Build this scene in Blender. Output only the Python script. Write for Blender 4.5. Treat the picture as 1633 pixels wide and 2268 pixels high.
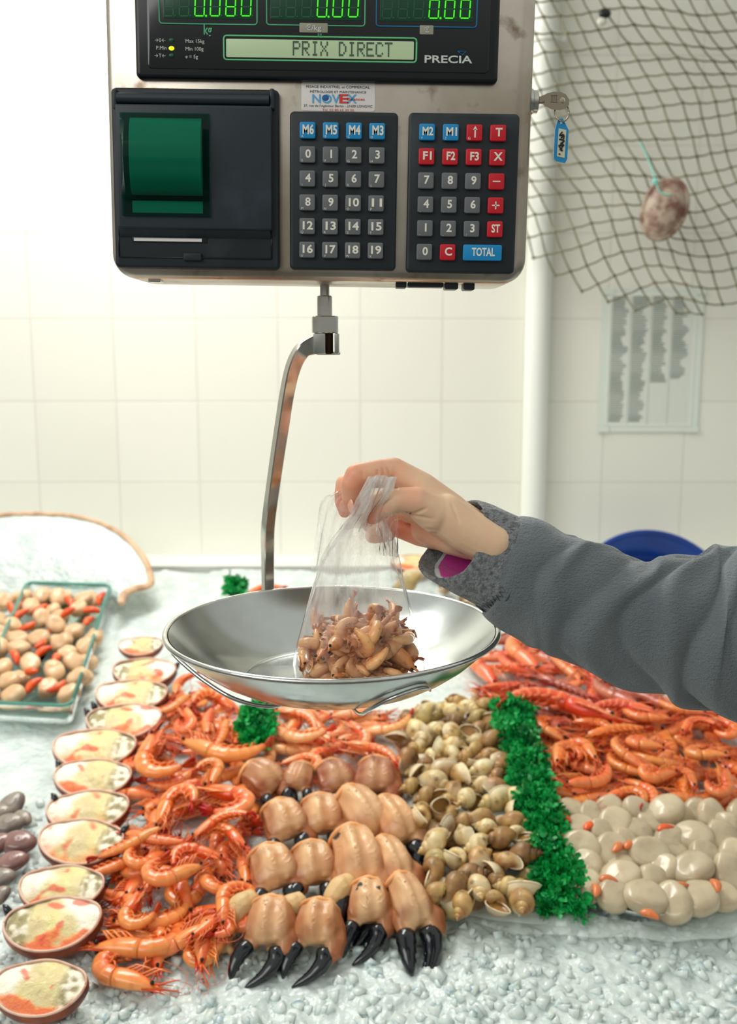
import bpy, math, random
from math import sin, cos, pi, radians, atan2, sqrt, exp
from mathutils import Vector, Matrix, Euler, noise
random.seed(7)
R = random.Random(11)
SC = bpy.context.scene
for o in list(bpy.data.objects): bpy.data.objects.remove(o)

# ---------------------------------------------------------------- camera, world, lights, exposure
FPX, CX, CY, TH, CZ = 2200.0, 816.5, 1134.0, radians(9.5), 1.55
cam_d = bpy.data.cameras.new('camera'); cam = bpy.data.objects.new('camera', cam_d)
SC.collection.objects.link(cam); SC.camera = cam
cam.location = (0, 0, CZ); cam.rotation_euler = (pi/2 - TH, 0, 0)
cam_d.sensor_fit = 'VERTICAL'; cam_d.sensor_height = 36.0; cam_d.sensor_width = 36.0
cam_d.lens = 36.0*FPX/2268.0
cam_d.clip_start = 0.02; cam_d.clip_end = 50
cam_d.dof.use_dof = True; cam_d.dof.focus_distance = 0.80; cam_d.dof.aperture_fstop = 7.5

SC.view_settings.view_transform = 'Standard'; SC.view_settings.look = 'None'
SC.view_settings.gamma = 1.0; SC.view_settings.use_curve_mapping = False
SC.view_settings.exposure = 0.0

W = bpy.data.worlds.new('world'); SC.world = W; W.use_nodes = True
wn = W.node_tree; bg = wn.nodes['Background']
tc = wn.nodes.new('ShaderNodeTexCoord'); sp = wn.nodes.new('ShaderNodeSeparateXYZ'); wr = wn.nodes.new('ShaderNodeValToRGB')
mp = wn.nodes.new('ShaderNodeMapRange'); mp.inputs[1].default_value = -1; mp.inputs[2].default_value = 1
wn.links.new(tc.outputs['Generated'], sp.inputs[0]); wn.links.new(sp.outputs[2], mp.inputs[0]); wn.links.new(mp.outputs[0], wr.inputs[0])
wr.color_ramp.elements[0].position = 0.30; wr.color_ramp.elements[0].color = (0.10, 0.13, 0.14, 1)
wr.color_ramp.elements[1].position = 0.72; wr.color_ramp.elements[1].color = (0.80, 0.82, 0.76, 1)
e = wr.color_ramp.elements.new(0.52); e.color = (0.40, 0.39, 0.35, 1)
wn.links.new(wr.outputs[0], bg.inputs[0]); bg.inputs[1].default_value = 0.80

def area(name, loc, target, sx, sy, power, col):
    d = bpy.data.lights.new(name, 'AREA'); d.shape = 'RECTANGLE'; d.size = sx; d.size_y = sy; d.energy = power; d.color = col
    o = bpy.data.objects.new(name, d); SC.collection.objects.link(o); o.location = loc
    o.rotation_euler = (Vector(target)-Vector(loc)).to_track_quat('-Z', 'Y').to_euler(); return o
area('ceiling_tube_light', (-0.50, 1.98, 2.60), (-0.35, 1.90, 0.9), 1.5, 0.5, 33, (1.0, 0.985, 0.93))
area('front_fill_light', (-1.9, -1.1, 2.9), (0.0, 1.2, 1.2), 2.2, 1.3, 33, (1.0, 0.985, 0.95))  # added soft frontal fill from behind the camera, not a real window

# ---------------------------------------------------------------- helpers
def ray(px, py):
    x, y = (px-CX)/FPX, -(py-CY)/FPX
    return Vector((x, cos(TH)+y*sin(TH), -sin(TH)+y*cos(TH)))
SL = 0.14; SLA = math.atan(SL)
def zice(Y): return 0.85 + SL*(Y-1.026)
def P(px, py, h=0.0):                  # the spot on the sloping display, h above the ice
    d = ray(px, py); t = (CZ - (0.85-SL*1.026) - h)/(SL*d.y - d.z)
    return Vector((d.x*t, d.y*t, CZ+d.z*t))
def PY(px, py, Y):                     # the spot on an upright plane at distance Y
    d = ray(px, py); t = Y/d.y
    return Vector((d.x*t, Y, CZ+d.z*t))
def lin(c):
    return tuple(((v/255)/12.92 if v/255 <= 0.04045 else ((v/255+0.055)/1.055)**2.4) for v in c)
def lerp(a, b, t): return a+(b-a)*t
def mixc(a, b, t):
    t = max(0, min(1, t)); return tuple(a[i]+(b[i]-a[i])*t for i in range(3))
def interp(xs, ys, x):
    if x <= xs[0]: return ys[0]
    for i in range(len(xs)-1):
        if x <= xs[i+1]:
            t = (x-xs[i])/(xs[i+1]-xs[i]); return ys[i]+(ys[i+1]-ys[i])*t
    return ys[-1]
def smooth_path(pts, n):               # Catmull-Rom through pts
    P_ = [Vector(p) for p in pts]; P_ = [2*P_[0]-P_[1]]+P_+[2*P_[-1]-P_[-2]]
    m = len(P_)-3; out = []
    for i in range(n+1):
        u = i/n*m; k = min(int(u), m-1); t = u-k
        a, b, c, d = P_[k:k+4]
        out.append(0.5*((2*b)+(c-a)*t+(2*a-5*b+4*c-d)*t*t+(3*b-a-3*c+d)*t**3))
    return out

class MB:
    def __init__(s): s.v = []; s.f = []; s.m = []; s.c = []; s.flat = []
    def add(s, vs, fs, mi=0, col=(1, 1, 1), flat=False):
        o = len(s.v); s.v += [tuple(v) for v in vs]
        s.c += (list(col) if isinstance(col, list) else [col]*len(vs))
        for f in fs: s.f.append([i+o for i in f]); s.m.append(mi); s.flat.append(flat)
    def tube(s, pts, rad, n=10, B=None, mi=0, col=(1, 1, 1), caps=(True, True)):
        pts = [Vector(p) for p in pts]; N = len(pts); vs = []; cs = []
        T = [(pts[min(i+1, N-1)]-pts[max(i-1, 0)]).normalized() for i in range(N)]
        if B is None:
            a = Vector((0, 0, 1)) if abs(T[0].z) < 0.9 else Vector((1, 0, 0)); b = T[0].cross(a).normalized()
        for i in range(N):
            if B is not None: b = Vector(B)
            b = (b - T[i]*b.dot(T[i])); b.normalize(); nn = b.cross(T[i])
            r = rad[i] if isinstance(rad, list) else (rad(i/(N-1)) if callable(rad) else rad)
            rn, rb = r if isinstance(r, tuple) else (r, r)
            for k in range(n):
                a = 2*pi*k/n; vs.append(pts[i]+nn*(cos(a)*rn)+b*(sin(a)*rb))
                cs.append(col(i/(N-1), a) if callable(col) else col)
        fs = [[i*n+k, i*n+(k+1) % n, (i+1)*n+(k+1) % n, (i+1)*n+k] for i in range(N-1) for k in range(n)]
        if caps[0]: fs.append(list(range(n))[::-1])
        if caps[1]: fs.append([(N-1)*n+k for k in range(n)])
        s.add(vs, fs, mi, cs)
    def ell(s, c, r, M=None, n=12, m=8, mi=0, col=(1, 1, 1)):
        c = Vector(c); vs = []; cs = []
        for i in range(m+1):
            th = pi*i/m
            for k in range(n):
                ph = 2*pi*k/n; p = Vector((r[0]*sin(th)*cos(ph), r[1]*sin(th)*sin(ph), r[2]*cos(th)))
                if M: p = M @ p
                vs.append(c+p); cs.append(col(p) if callable(col) else col)
        fs = [[i*n+k, (i+1)*n+k, (i+1)*n+(k+1) % n, i*n+(k+1) % n] for i in range(m) for k in range(n)]
        s.add(vs, fs, mi, cs)
    def box(s, c, size, M=None, mi=0, col=(1, 1, 1)):
        hx, hy, hz = [q/2 for q in size]; vs = []
        for x in (-hx, hx):
            for y in (-hy, hy):
                for z in (-hz, hz):
                    p = Vector((x, y, z)); vs.append((M @ p if M else p)+Vector(c))
        s.add(vs, [[0, 1, 3, 2], [4, 6, 7, 5], [0, 4, 5, 1], [2, 3, 7, 6], [0, 2, 6, 4], [1, 5, 7, 3]], mi, col, True)
    def slab(s, x0, x1, z0, z1, yf, yb, rc, bev, mi=0, col=(1, 1, 1), seg=5, open_back=False):
        # rounded rectangle facing -Y with softened front edge
        rings = []
        prof = [(yb, 0.0), (yf+bev, 0.0)]+[(yf+bev*(1-sin(a)), bev*(1-cos(a))) for a in [pi/6, pi/3, pi/2]]
        for (y, ins) in prof:
            r = max(rc-ins, 1e-5); ring = []
            for (cx, cz, a0) in ((x1-ins-r, z1-ins-r, 0), (x0+ins+r, z1-ins-r, pi/2), (x0+ins+r, z0+ins+r, pi), (x1-ins-r, z0+ins+r, 1.5*pi)):
                for k in range(seg+1):
                    a = a0+pi/2*k/seg; ring.append((cx+r*cos(a), y, cz+r*sin(a)))
            rings.append(ring)
        n = len(rings[0]); vs = [p for r_ in rings for p in r_]
        fs = [[i*n+k, (i+1)*n+k, (i+1)*n+(k+1) % n, i*n+(k+1) % n] for i in range(len(rings)-1) for k in range(n)]
        fs.append([(len(rings)-1)*n+k for k in range(n)][::-1])
        if not open_back: fs.append(list(range(n)))
        s.add(vs, fs, mi, col)
    def lathe(s, prof, n=32, M=None, mi=0, col=(1, 1, 1), closed=False):
        vs = []; 
        for (r, z) in prof:
            for k in range(n):
                a = 2*pi*k/n; p = Vector((r*cos(a), r*sin(a), z)); vs.append(M @ p if M else p)
        m = len(prof)
        fs = [[i*n+k, i*n+(k+1) % n, (i+1)*n+(k+1) % n, (i+1)*n+k] for i in range(m-1) for k in range(n)]
        s.add(vs, fs, mi, col)
    def xf(s, M):
        s.v = [tuple(M @ Vector(p)) for p in s.v]
    def mesh(s, name, mats, smooth=True, angle=None):
        me = bpy.data.meshes.new(name); me.from_pydata(s.v, [], s.f)
        for m in mats: me.materials.append(m)
        for i, p in enumerate(me.polygons):
            p.material_index = s.m[i]; p.use_smooth = smooth and not s.flat[i]
        if len(s.c) == len(me.vertices):
            at = me.color_attributes.new('Col', 'FLOAT_COLOR', 'POINT')
            for i, c in enumerate(s.c): at.data[i].color = (c[0], c[1], c[2], 1)
        me.validate(); me.update()
        if angle:
            try: me.set_sharp_from_angle(angle=radians(angle))
            except Exception: pass
        return me
    def build(s, name, mats, parent=None, smooth=True, angle=None):
        return ob(name, s.mesh(name, mats if isinstance(mats, (list, tuple)) else [mats], smooth, angle), parent)

def ob(name, data, parent=None, M=None):
    o = bpy.data.objects.new(name, data); SC.collection.objects.link(o)
    if parent is not None: o.parent = parent
    if M is not None: o.matrix_local = M
    return o
def tag(o, label, cat, group=None, kind=None):
    o['label'] = label; o['category'] = cat
    if group: o['group'] = group
    if kind: o['kind'] = kind
    return o
def thing(name, label, cat, M=None, group=None):
    o = bpy.data.objects.new(name, None); SC.collection.objects.link(o); o.empty_display_size = 0.02
    if M is not None: o.matrix_world = M
    return tag(o, label, cat, group)
def struct(o): o['kind'] = 'structure'; return o
def spawn(name, proto, M, label, cat, group=None):
    """proto: list of (part name, mesh, [(sub name, mesh)])"""
    r = thing(name, label, cat, M, group)
    for pn, me, subs in proto:
        c = ob(pn, me, r)
        for sn, sm in subs: ob(sn, sm, c)
    return r
def remesh(mb, voxel, it, colf=None, name='m', mats=(), fac=0.5):
    me = mb.mesh(name, [], True); o = ob('tmp', me)
    m = o.modifiers.new('r', 'REMESH'); m.mode = 'VOXEL'; m.voxel_size = voxel; m.use_smooth_shade = True
    if it:
        s = o.modifiers.new('s', 'SMOOTH'); s.iterations = it; s.factor = fac
    dg = bpy.context.evaluated_depsgraph_get(); ev = o.evaluated_get(dg)
    out = bpy.data.meshes.new_from_object(ev); bpy.data.objects.remove(o)
    out.name = name
    for a in list(out.color_attributes): out.color_attributes.remove(a)
    out.materials.clear()
    for mm in mats: out.materials.append(mm)
    for p in out.polygons: p.use_smooth = True; p.material_index = 0
    if colf:
        at = out.color_attributes.new('Col', 'FLOAT_COLOR', 'POINT')
        for i, v in enumerate(out.vertices):
            c = colf(v.co, v.normal); at.data[i].color = (c[0], c[1], c[2], 1)
    return out
def nz(p, s=1.0, seed=0.0): return noise.noise(Vector(p)*s+Vector((seed*7.3, seed*3.1, seed*1.7)))

# ---------------------------------------------------------------- materials
def mat(name, col=(200, 200, 200), rough=0.5, metal=0.0, vcol=False, bump=None, var=None, rnd=0.0, sss=0.0, coat=0.0,
        trans=0.0, ior=1.45, alpha=None, emit=None, spec=0.5, rvar=None, sheen=0.0, hrnd=0.0, aniso=0.0, bump2=None, voro=None):
    m = bpy.data.materials.new(name); m.use_nodes = True; nt = m.node_tree; N = nt.nodes; L = nt.links
    b = N['Principled BSDF']; c = lin(col)
    b.inputs['Base Color'].default_value = (*c, 1); b.inputs['Roughness'].default_value = rough
    b.inputs['Metallic'].default_value = metal; b.inputs['IOR'].default_value = ior
    b.inputs['Specular IOR Level'].default_value = spec
    b.inputs['Coat Weight'].default_value = coat; b.inputs['Coat Roughness'].default_value = 0.08
    b.inputs['Transmission Weight'].default_value = trans
    if sheen: b.inputs['Sheen Weight'].default_value = sheen; b.inputs['Sheen Roughness'].default_value = 0.5
    if sss:
        b.inputs['Subsurface Weight'].default_value = sss; b.inputs['Subsurface Radius'].default_value = (1.0, 0.5, 0.3); b.inputs['Subsurface Scale'].default_value = 0.006
    if alpha is not None: b.inputs['Alpha'].default_value = alpha
    tcn = N.new('ShaderNodeTexCoord'); src = None
    if vcol:
        a = N.new('ShaderNodeAttribute'); a.attribute_name = 'Col'; src = a.outputs['Color']
    def nzt(scale, det=4, stretch=None):
        t = N.new('ShaderNodeTexNoise'); t.inputs['Scale'].default_value = scale; t.inputs['Detail'].default_value = det
        if stretch:
            mpn = N.new('ShaderNodeMapping'); mpn.inputs['Scale'].default_value = stretch
            L.new(tcn.outputs['Object'], mpn.inputs[0]); L.new(mpn.outputs[0], t.inputs['Vector'])
        else: L.new(tcn.outputs['Object'], t.inputs['Vector'])
        return t
    def mix(a_, b_, f, mode='MIX'):
        x = N.new('ShaderNodeMix'); x.data_type = 'RGBA'; x.blend_type = mode
        for s_, v in ((x.inputs[6], a_), (x.inputs[7], b_)):
            if isinstance(v, tuple): s_.default_value = (*v, 1) if len(v) == 3 else v
            else: L.new(v, s_)
        if isinstance(f, float): x.inputs[0].default_value = f
        else: L.new(f, x.inputs[0])
        return x.outputs[2]
    if src is None: src = c
    if var:                                  # (colour2, scale, lo, hi[, stretch])
        for vv in (var if isinstance(var, list) else [var]):
            t = nzt(vv[1], 5, vv[4] if len(vv) > 4 else None); r = N.new('ShaderNodeMapRange'); r.inputs[1].default_value = vv[2]; r.inputs[2].default_value = vv[3]
            L.new(t.outputs[0], r.inputs[0]); src = mix(src, lin(vv[0]), r.outputs[0])
    if rnd or hrnd:
        oi = N.new('ShaderNodeObjectInfo'); hs = N.new('ShaderNodeHueSaturation')
        r = N.new('ShaderNodeMapRange'); r.inputs[3].default_value = 1-rnd; r.inputs[4].default_value = 1+rnd*0.7
        L.new(oi.outputs['Random'], r.inputs[0]); L.new(r.outputs[0], hs.inputs['Value'])
        if hrnd:
            w = N.new('ShaderNodeMath'); w.operation = 'FRACT'; mu = N.new('ShaderNodeMath'); mu.operation = 'MULTIPLY'; mu.inputs[1].default_value = 7.31
            L.new(oi.outputs['Random'], mu.inputs[0]); L.new(mu.outputs[0], w.inputs[0])
            r2 = N.new('ShaderNodeMapRange'); r2.inputs[3].default_value = 0.5-hrnd; r2.inputs[4].default_value = 0.5+hrnd
            L.new(w.outputs[0], r2.inputs[0]); L.new(r2.outputs[0], hs.inputs['Hue'])
        if isinstance(src, tuple): hs.inputs['Color'].default_value = (*src, 1)
        else: L.new(src, hs.inputs['Color'])
        src = hs.outputs[0]
    if not isinstance(src, tuple): L.new(src, b.inputs['Base Color'])
    if rvar:
        t = nzt(rvar[0], 5, rvar[3] if len(rvar) > 3 else None); r = N.new('ShaderNodeMapRange'); r.inputs[1].default_value = 0.3; r.inputs[2].default_value = 0.7
        r.inputs[3].default_value = rvar[1]; r.inputs[4].default_value = rvar[2]; L.new(t.outputs[0], r.inputs[0]); L.new(r.outputs[0], b.inputs['Roughness'])
    if aniso: b.inputs['Anisotropic'].default_value = aniso
    last = None
    for bb in (bump, bump2, voro):
        if not bb: continue
        if bb is voro:
            t = N.new('ShaderNodeTexVoronoi'); t.inputs['Scale'].default_value = bb[0]; L.new(tcn.outputs['Object'], t.inputs['Vector'])
        else: t = nzt(bb[0], bb[3] if len(bb) > 3 else 4, bb[4] if len(bb) > 4 else None)
        bu = N.new('ShaderNodeBump'); bu.inputs['Strength'].default_value = bb[1]; bu.inputs['Distance'].default_value = bb[2]
        L.new(t.outputs[0], bu.inputs['Height'])
        if last: L.new(last, bu.inputs['Normal'])
        last = bu.outputs[0]
    if last: L.new(last, b.inputs['Normal'])
    if emit:
        b.inputs['Emission Color'].default_value = (*lin(emit[0]), 1); b.inputs['Emission Strength'].default_value = emit[1]
    return m
# ================================================================ ROOM
WY = 2.45
def tile_mat(name, c1, c2, grout):
    m = bpy.data.materials.new(name); m.use_nodes = True; N = m.node_tree.nodes; L = m.node_tree.links; b = N['Principled BSDF']
    t = N.new('ShaderNodeTexCoord'); mp_ = N.new('ShaderNodeMapping'); mp_.inputs['Rotation'].default_value = (pi/2, 0, 0); mp_.inputs['Location'].default_value = (0.02, 0.015, 0)
    br = N.new('ShaderNodeTexBrick'); br.offset = 0; br.inputs['Scale'].default_value = 1; br.inputs['Brick Width'].default_value = 0.2; br.inputs['Row Height'].default_value = 0.2
    br.inputs['Mortar Size'].default_value = 0.0022; br.inputs['Mortar Smooth'].default_value = 0.3; br.inputs['Bias'].default_value = 0
    br.inputs['Color1'].default_value = (*lin(c1), 1); br.inputs['Color2'].default_value = (*lin(c2), 1); br.inputs['Mortar'].default_value = (*lin(grout), 1)
    L.new(t.outputs['Object'], mp_.inputs[0]); L.new(mp_.outputs[0], br.inputs['Vector']); L.new(br.outputs['Color'], b.inputs['Base Color'])
    b.inputs['Roughness'].default_value = 0.22
    bu = N.new('ShaderNodeBump'); bu.inputs['Strength'].default_value = 0.5; bu.inputs['Distance'].default_value = 0.002; bu.invert = True
    L.new(br.outputs['Fac'], bu.inputs['Height']); L.new(bu.outputs[0], b.inputs['Normal']); return m
M_tile = tile_mat('cream_tiles', (240, 239, 228), (237, 236, 224), (226, 224, 212))
w = MB(); w.box((0, WY+0.05, 1.5), (5, 0.1, 3.0)); struct(w.build('wall_back', M_tile))
M_fl = mat('grey_floor', (120, 122, 118), 0.5, var=((96, 98, 96), 6, 0.4, 0.6))
w = MB(); w.box((0, 0.7, -0.05), (8, 8, 0.1)); struct(w.build('floor', M_fl))
M_pl = mat('white_paint', (238, 240, 232), 0.35)
# round white service pipe standing against the wall
w = MB(); w.tube([(0.405, WY-0.032, 0.9), (0.405, WY-0.032, 3.0)], 0.030, 24)
for z in (2.245,): w.tube([(0.405, WY-0.032, z-0.012), (0.405, WY-0.032, z+0.012)], 0.034, 24)
w.box((0.436, WY-0.03, 2.245), (0.03, 0.012, 0.02))
pp = struct(w.build('trim_1', M_pl, angle=40))
# counter carcass under the ice
M_steel2 = mat('counter_steel', (190, 194, 192), 0.35, 1.0)
cb = MB(); y0, y1 = 0.72, WY-0.01
vs = [(-1.6, y0, 0), (1.6, y0, 0), (1.6, y1, 0), (-1.6, y1, 0), (-1.6, y0, zice(y0)-0.04), (1.6, y0, zice(y0)-0.04), (1.6, y1, zice(y1)-0.04), (-1.6, y1, zice(y1)-0.04)]
cb.add(vs, [[0, 3, 2, 1], [4, 5, 6, 7], [0, 1, 5, 4], [1, 2, 6, 5], [2, 3, 7, 6], [3, 0, 4, 7]], flat=True)
tag(cb.build('display_counter', M_steel2, smooth=False), 'brushed steel sloping fishmonger counter carrying the whole bed of crushed ice', 'counter')

# ---------------------------------------------------------------- ice bed
M_ice = mat('crushed_ice', (216, 225, 221), 0.25, sss=0.35, spec=0.6, var=((196, 208, 204), 25, 0.42, 0.62), bump=(120, 0.55, 0.004), voro=(95, 0.5, 0.004))
def ice_h(x, y):
    v = noise.voronoi(Vector((x*48, y*48, 0)))[0]
    h = 0.008*(1-min(1, v[0]*1.5)) + 0.012*nz((x, y, 0), 9) + 0.010*nz((x, y, 3), 3)
    h *= interp([0.9, 1.08, 1.3, 2.2], [1.1, 0.8, 0.35, 0.9], y)
    # heaped up along the wall
    return h
ic = MB(); ys = []; y = 0.74
while y < 2.32: ys.append(y); y += 0.0045*(max(y, .9)/0.95)**2
xs_n = 330; vs = []
for y in ys:
    for i in range(xs_n+1):
        hw = 0.52+0.42*(y-0.74)/1.7*1.6
        x = -hw*1.02+2*hw*i/xs_n*1.02
        vs.append((x, y, zice(y)+ice_h(x, y)-0.006))
n = xs_n+1
ic.add(vs, [[j*n+i, j*n+i+1, (j+1)*n+i+1, (j+1)*n+i] for j in range(len(ys)-1) for i in range(xs_n)])
tag(ic.build('crushed_ice', M_ice), 'white bed of crushed ice under all the seafood on the counter', 'ice', kind='stuff')
M_ich = mat('ice_chunk', (212, 223, 219), 0.16, sss=0.5, spec=.6, bump=(90, 0.4, 0.003))
ic = MB(); rr = random.Random(5)
def chunk(mb, c, s):
    M_ = Euler((rr.random()*6, rr.random()*6, rr.random()*6)).to_matrix(); vs = []
    for (x, y, z) in [(-1, -1, -1), (1, -1, -1), (1, 1, -1), (-1, 1, -1), (-1, -1, 1), (1, -1, 1), (1, 1, 1), (-1, 1, 1)]:
        vs.append(Vector(c)+M_ @ Vector((x*s*rr.uniform(.5, 1), y*s*rr.uniform(.5, 1), z*s*rr.uniform(.35, .8))))
    mb.add(vs, [[0, 3, 2, 1], [4, 5, 6, 7], [0, 1, 5, 4], [1, 2, 6, 5], [2, 3, 7, 6], [3, 0, 4, 7]])
def inpoly(p, poly):
    c = False; j = len(poly)-1
    for i in range(len(poly)):
        a, b = poly[i], poly[j]
        if (a[1] > p[1]) != (b[1] > p[1]) and p[0] < (b[0]-a[0])*(p[1]-a[1])/(b[1]-a[1])+a[0]: c = not c
        j = i
    return c
for i in range(1500):
    px = rr.uniform(-30, 1660); py = 2330-1.0*rr.random()**1.15*560
    if py < 2050 and px > 330 and py < 1990: continue
    g = P(px, py, 0); chunk(ic, (g.x, g.y, g.z+ice_h(g.x, g.y)-0.0074), rr.uniform(0.0035, 0.0095))
tag(ic.build('loose_ice_chunks', M_ich), 'loose clear lumps of crushed ice scattered over the near edge of the ice bed', 'ice', kind='stuff')

w = MB(); w.box((0, 2.385, zice(2.31)-0.03), (3.2, 0.13, 0.062)); struct(w.build('trim_2', mat('ledge_white', (222, 224, 216), 0.4, bump=(12, .6, .01)), smooth=False))
# ================================================================ BEHIND: net, notice, hanging shell, tub
M_net = mat('net_cord', (138, 134, 106), 0.8, var=((112, 108, 84), 40, 0.4, 0.6))
M_knot = M_net
NY = 2.36
def netpt(i, j):                        # i along the flat strands, j down the steep ones
    u, v = i*1.0, j*1.0
    px = 1120+u*38+v*17+14*nz((u*.16, v*.16, 1))*3+6*nz((u*.5, v*.5, 2))
    py = -130+v*34-u*5+(0.42*u*u if u < 9 else 34+3.5*(u-9))+24*nz((u*.16, v*.16, 5))*2+4*nz((u*.6, v*.6, 8))
    return px, py
def netok(px, py):
    if py < -90 or px > 1720 or px < 60: return False
    lim = interp([60, 130, 235, 1000, 1180, 1290, 1400, 1500, 1720], [-20, 8, 60, 470, 585, 655, 690, 700, 705], px)
    return py < lim
nt_ = MB(); mask = {}
for i in range(-34, 20):
    for j in range(-2, 30):
        px, py = netpt(i, j)
        if netok(px, py):
            d = 0.03*nz((i*.3, j*.3, 4)); q = PY(px, py, NY+d); mask[i, j] = q
for (i, j), q in mask.items():
    hid = False
    nt_.ell(q, (0.0048, 0.004, 0.0042), n=6, m=4)
    for (a, b) in ((1, 0), (0, 1)):
        k = (i+a, j+b)
        if k in mask:
            q2 = mask[k]; mid = (q+q2)/2+Vector((0, 0, -0.0022))
            nt_.tube([q, mid, q2], 0.0020, 5, caps=(False, False))
# gathered bottom edge
tag(nt_.build('fishing_net', M_net), 'olive brown knotted fishing net draped along the tiled wall behind the scale', 'fishing net')

M_paper = mat('notice_paper', (232, 236, 226), 0.5); M_ink = mat('notice_ink', (105, 118, 112), 0.7); M_lam = mat('laminate', (226, 234, 224), 0.12)
nr = thing('wall_notice', 'white laminated notice with four columns of tiny grey print taped to tiled wall', 'notice', Matrix.Translation(PY(1442, 800, WY-0.004)))
s = WY/FPX*1.03; nb = MB(); nb.box((0, 0.001, 0), (0.246, 0.002, 0.345)); nb.build('laminated_border', M_lam, nr)
nb = MB(); nb.box((0, -0.0006, 0.002), (0.212, 0.001, 0.318)); nb.build('sheet', M_paper, nr)
nb = MB(); rn = random.Random(3)
for c in range(4):
    x0 = -0.098+c*0.049
    for r in range(66):
        z = 0.153-r*0.0046
        if c == 3 and r > 42 or c == 2 and r > 44: continue
        wd = 0.022+0.018*max(0, min(1, .5+nz((c*3, r*.12, 0), 1.7)+rn.uniform(-.25, .25)))
        nb.box((x0+wd/2, -0.0013, z), (wd, 0.0003, 0.0021))
    nb.box((x0-0.003, -0.0013, 0), (0.0006, 0.0003, 0.31))
for r in range(0, 70): nb.box((0, -0.0012, 0.155-r*0.0044), (0.198, 0.0002, 0.0003))
nb.build('printed_columns', M_ink, nr)
for (x, z) in ((-0.11, .166), (.11, .166), (-.11, -.166), (.11, -.166)):
    nb = MB(); nb.box((x, -0.002, z), (0.03, 0.0006, 0.014)); nb.build('adhesive_tape', M_lam, nr)

# abalone-like shell tied to the net
M_sh_in = mat('nacre', (150, 132, 128), 0.25, var=[((96, 78, 84), 18, 0.4, 0.62), ((206, 180, 186), 30, 0.52, 0.68)], coat=0.6)
M_sh_out = mat('shell_rim', (176, 158, 138), 0.5, var=((120, 84, 72), 40, 0.4, 0.6))
M_cord = mat('turquoise_cord', (130, 214, 200), 0.6)
q = PY(1472, 464, 2.31)
hs = thing('hanging_shell', 'oval mother-of-pearl shell with brown lined hollow hanging on the fishing net', 'shell', Matrix.Translation(q) @ Matrix.Rotation(radians(18), 4, 'Y') @ Matrix.Rotation(radians(-10), 4, 'Z'))
sh = MB(); a_, b_ = 0.046, 0.067; vs = []; NR, NK = 10, 36
for i in range(NR+1):
    t = i/NR
    for k in range(NK):
        a = 2*pi*k/NK; vs.append((a_*t*cos(a)*(1+.05*sin(a)), 0.026*(1-t*t)-0.004*nz((cos(a)*t*3, sin(a)*t*3, 0)), b_*t*sin(a)))
sh.add(vs, [[i*NK+k, i*NK+(k+1) % NK, (i+1)*NK+(k+1) % NK, (i+1)*NK+k] for i in range(NR) for k in range(NK)])
sh.build('inner_hollow', M_sh_in, hs)
sh = MB(); sh.tube([(a_*1.0*cos(2*pi*k/40)*(1+.05*sin(2*pi*k/40)), 0, b_*1.0*sin(2*pi*k/40)) for k in range(41)], 0.0055, 8)
sh.ell((0, 0.006, 0), (a_*1.02, 0.028, b_*1.02), n=24, m=12)
v2 = [(x, max(y, 0.003+0.027*(1-min(1, (x/a_)**2+(z/b_)**2))), z) for x, y, z in sh.v[-25*12:]]
sh.build('outer_shell', M_sh_out, hs)
q1, q2 = PY(1418, 315, NY-0.02), PY(1452, 402, 2.30)
cd = MB(); pts = smooth_path([q1, q1.lerp(q2, .5)+Vector((0.004, 0, 0)), q2, q2+Vector((0.012, -0.006, -0.025)), q2+Vector((0.035, -0.01, -0.03))], 24)
cd.tube(pts, 0.0016, 6); cd.ell(q2, (0.006, 0.004, 0.007)); tag(cd.build('tie_cord', M_cord), 'turquoise cord knotted round the top of the hanging shell', 'cord')
M_blk = mat('dark_mussel', (26, 32, 34), 0.3); M_wt = mat('pale_shell', (214, 214, 200), 0.4)
q = PY(1340, 34, NY-0.01); ms = thing('mussel_shell', 'small black mussel shell with pale underside caught high in fishing net', 'shell', Matrix.Translation(q))
m_ = MB(); m_.ell((0.0, 0, 0.004), (0.014, 0.006, 0.011)); m_.build('upper_valve', M_blk, ms)
m_ = MB(); m_.ell((-0.006, 0.0, -0.013), (0.011, 0.005, 0.009)); m_.build('lower_valve', M_wt, ms)

# blue tub leaning against the wall
M_blue = mat('blue_plastic', (10, 62, 150), 0.28, var=((8, 44, 118), 5, 0.4, 0.6))
c = PY(1450, 1342, 2.20)
tb = thing('blue_tub', 'round cobalt blue plastic tub tipped up behind the outstretched sleeve', 'tub', Matrix.Translation(c) @ Matrix.Rotation(radians(58), 4, 'X') @ Matrix.Scale(1.12, 4))
prof = [(0.0, -0.09), (0.10, -0.092), (0.118, -0.088), (0.13, -0.07), (0.152, -0.006), (0.158, -0.002)]
b_ = MB(); b_.lathe(prof, 48); b_.lathe([(r-0.003, z+0.003) for r, z in prof][::-1], 48); b_.build('bowl', M_blue, tb)
b_ = MB(); b_.tube([(0.160*cos(2*pi*k/60), 0.160*sin(2*pi*k/60), 0) for k in range(61)], (0.006, 0.009), 10, B=(0, 0, 1)); b_.build('rim', M_blue, tb)
b_ = MB(); b_.tube([(0.128*cos(2*pi*k/60), 0.128*sin(2*pi*k/60), -0.062) for k in range(61)], 0.003, 8); b_.build('inner_step', M_blue, tb)
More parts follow.
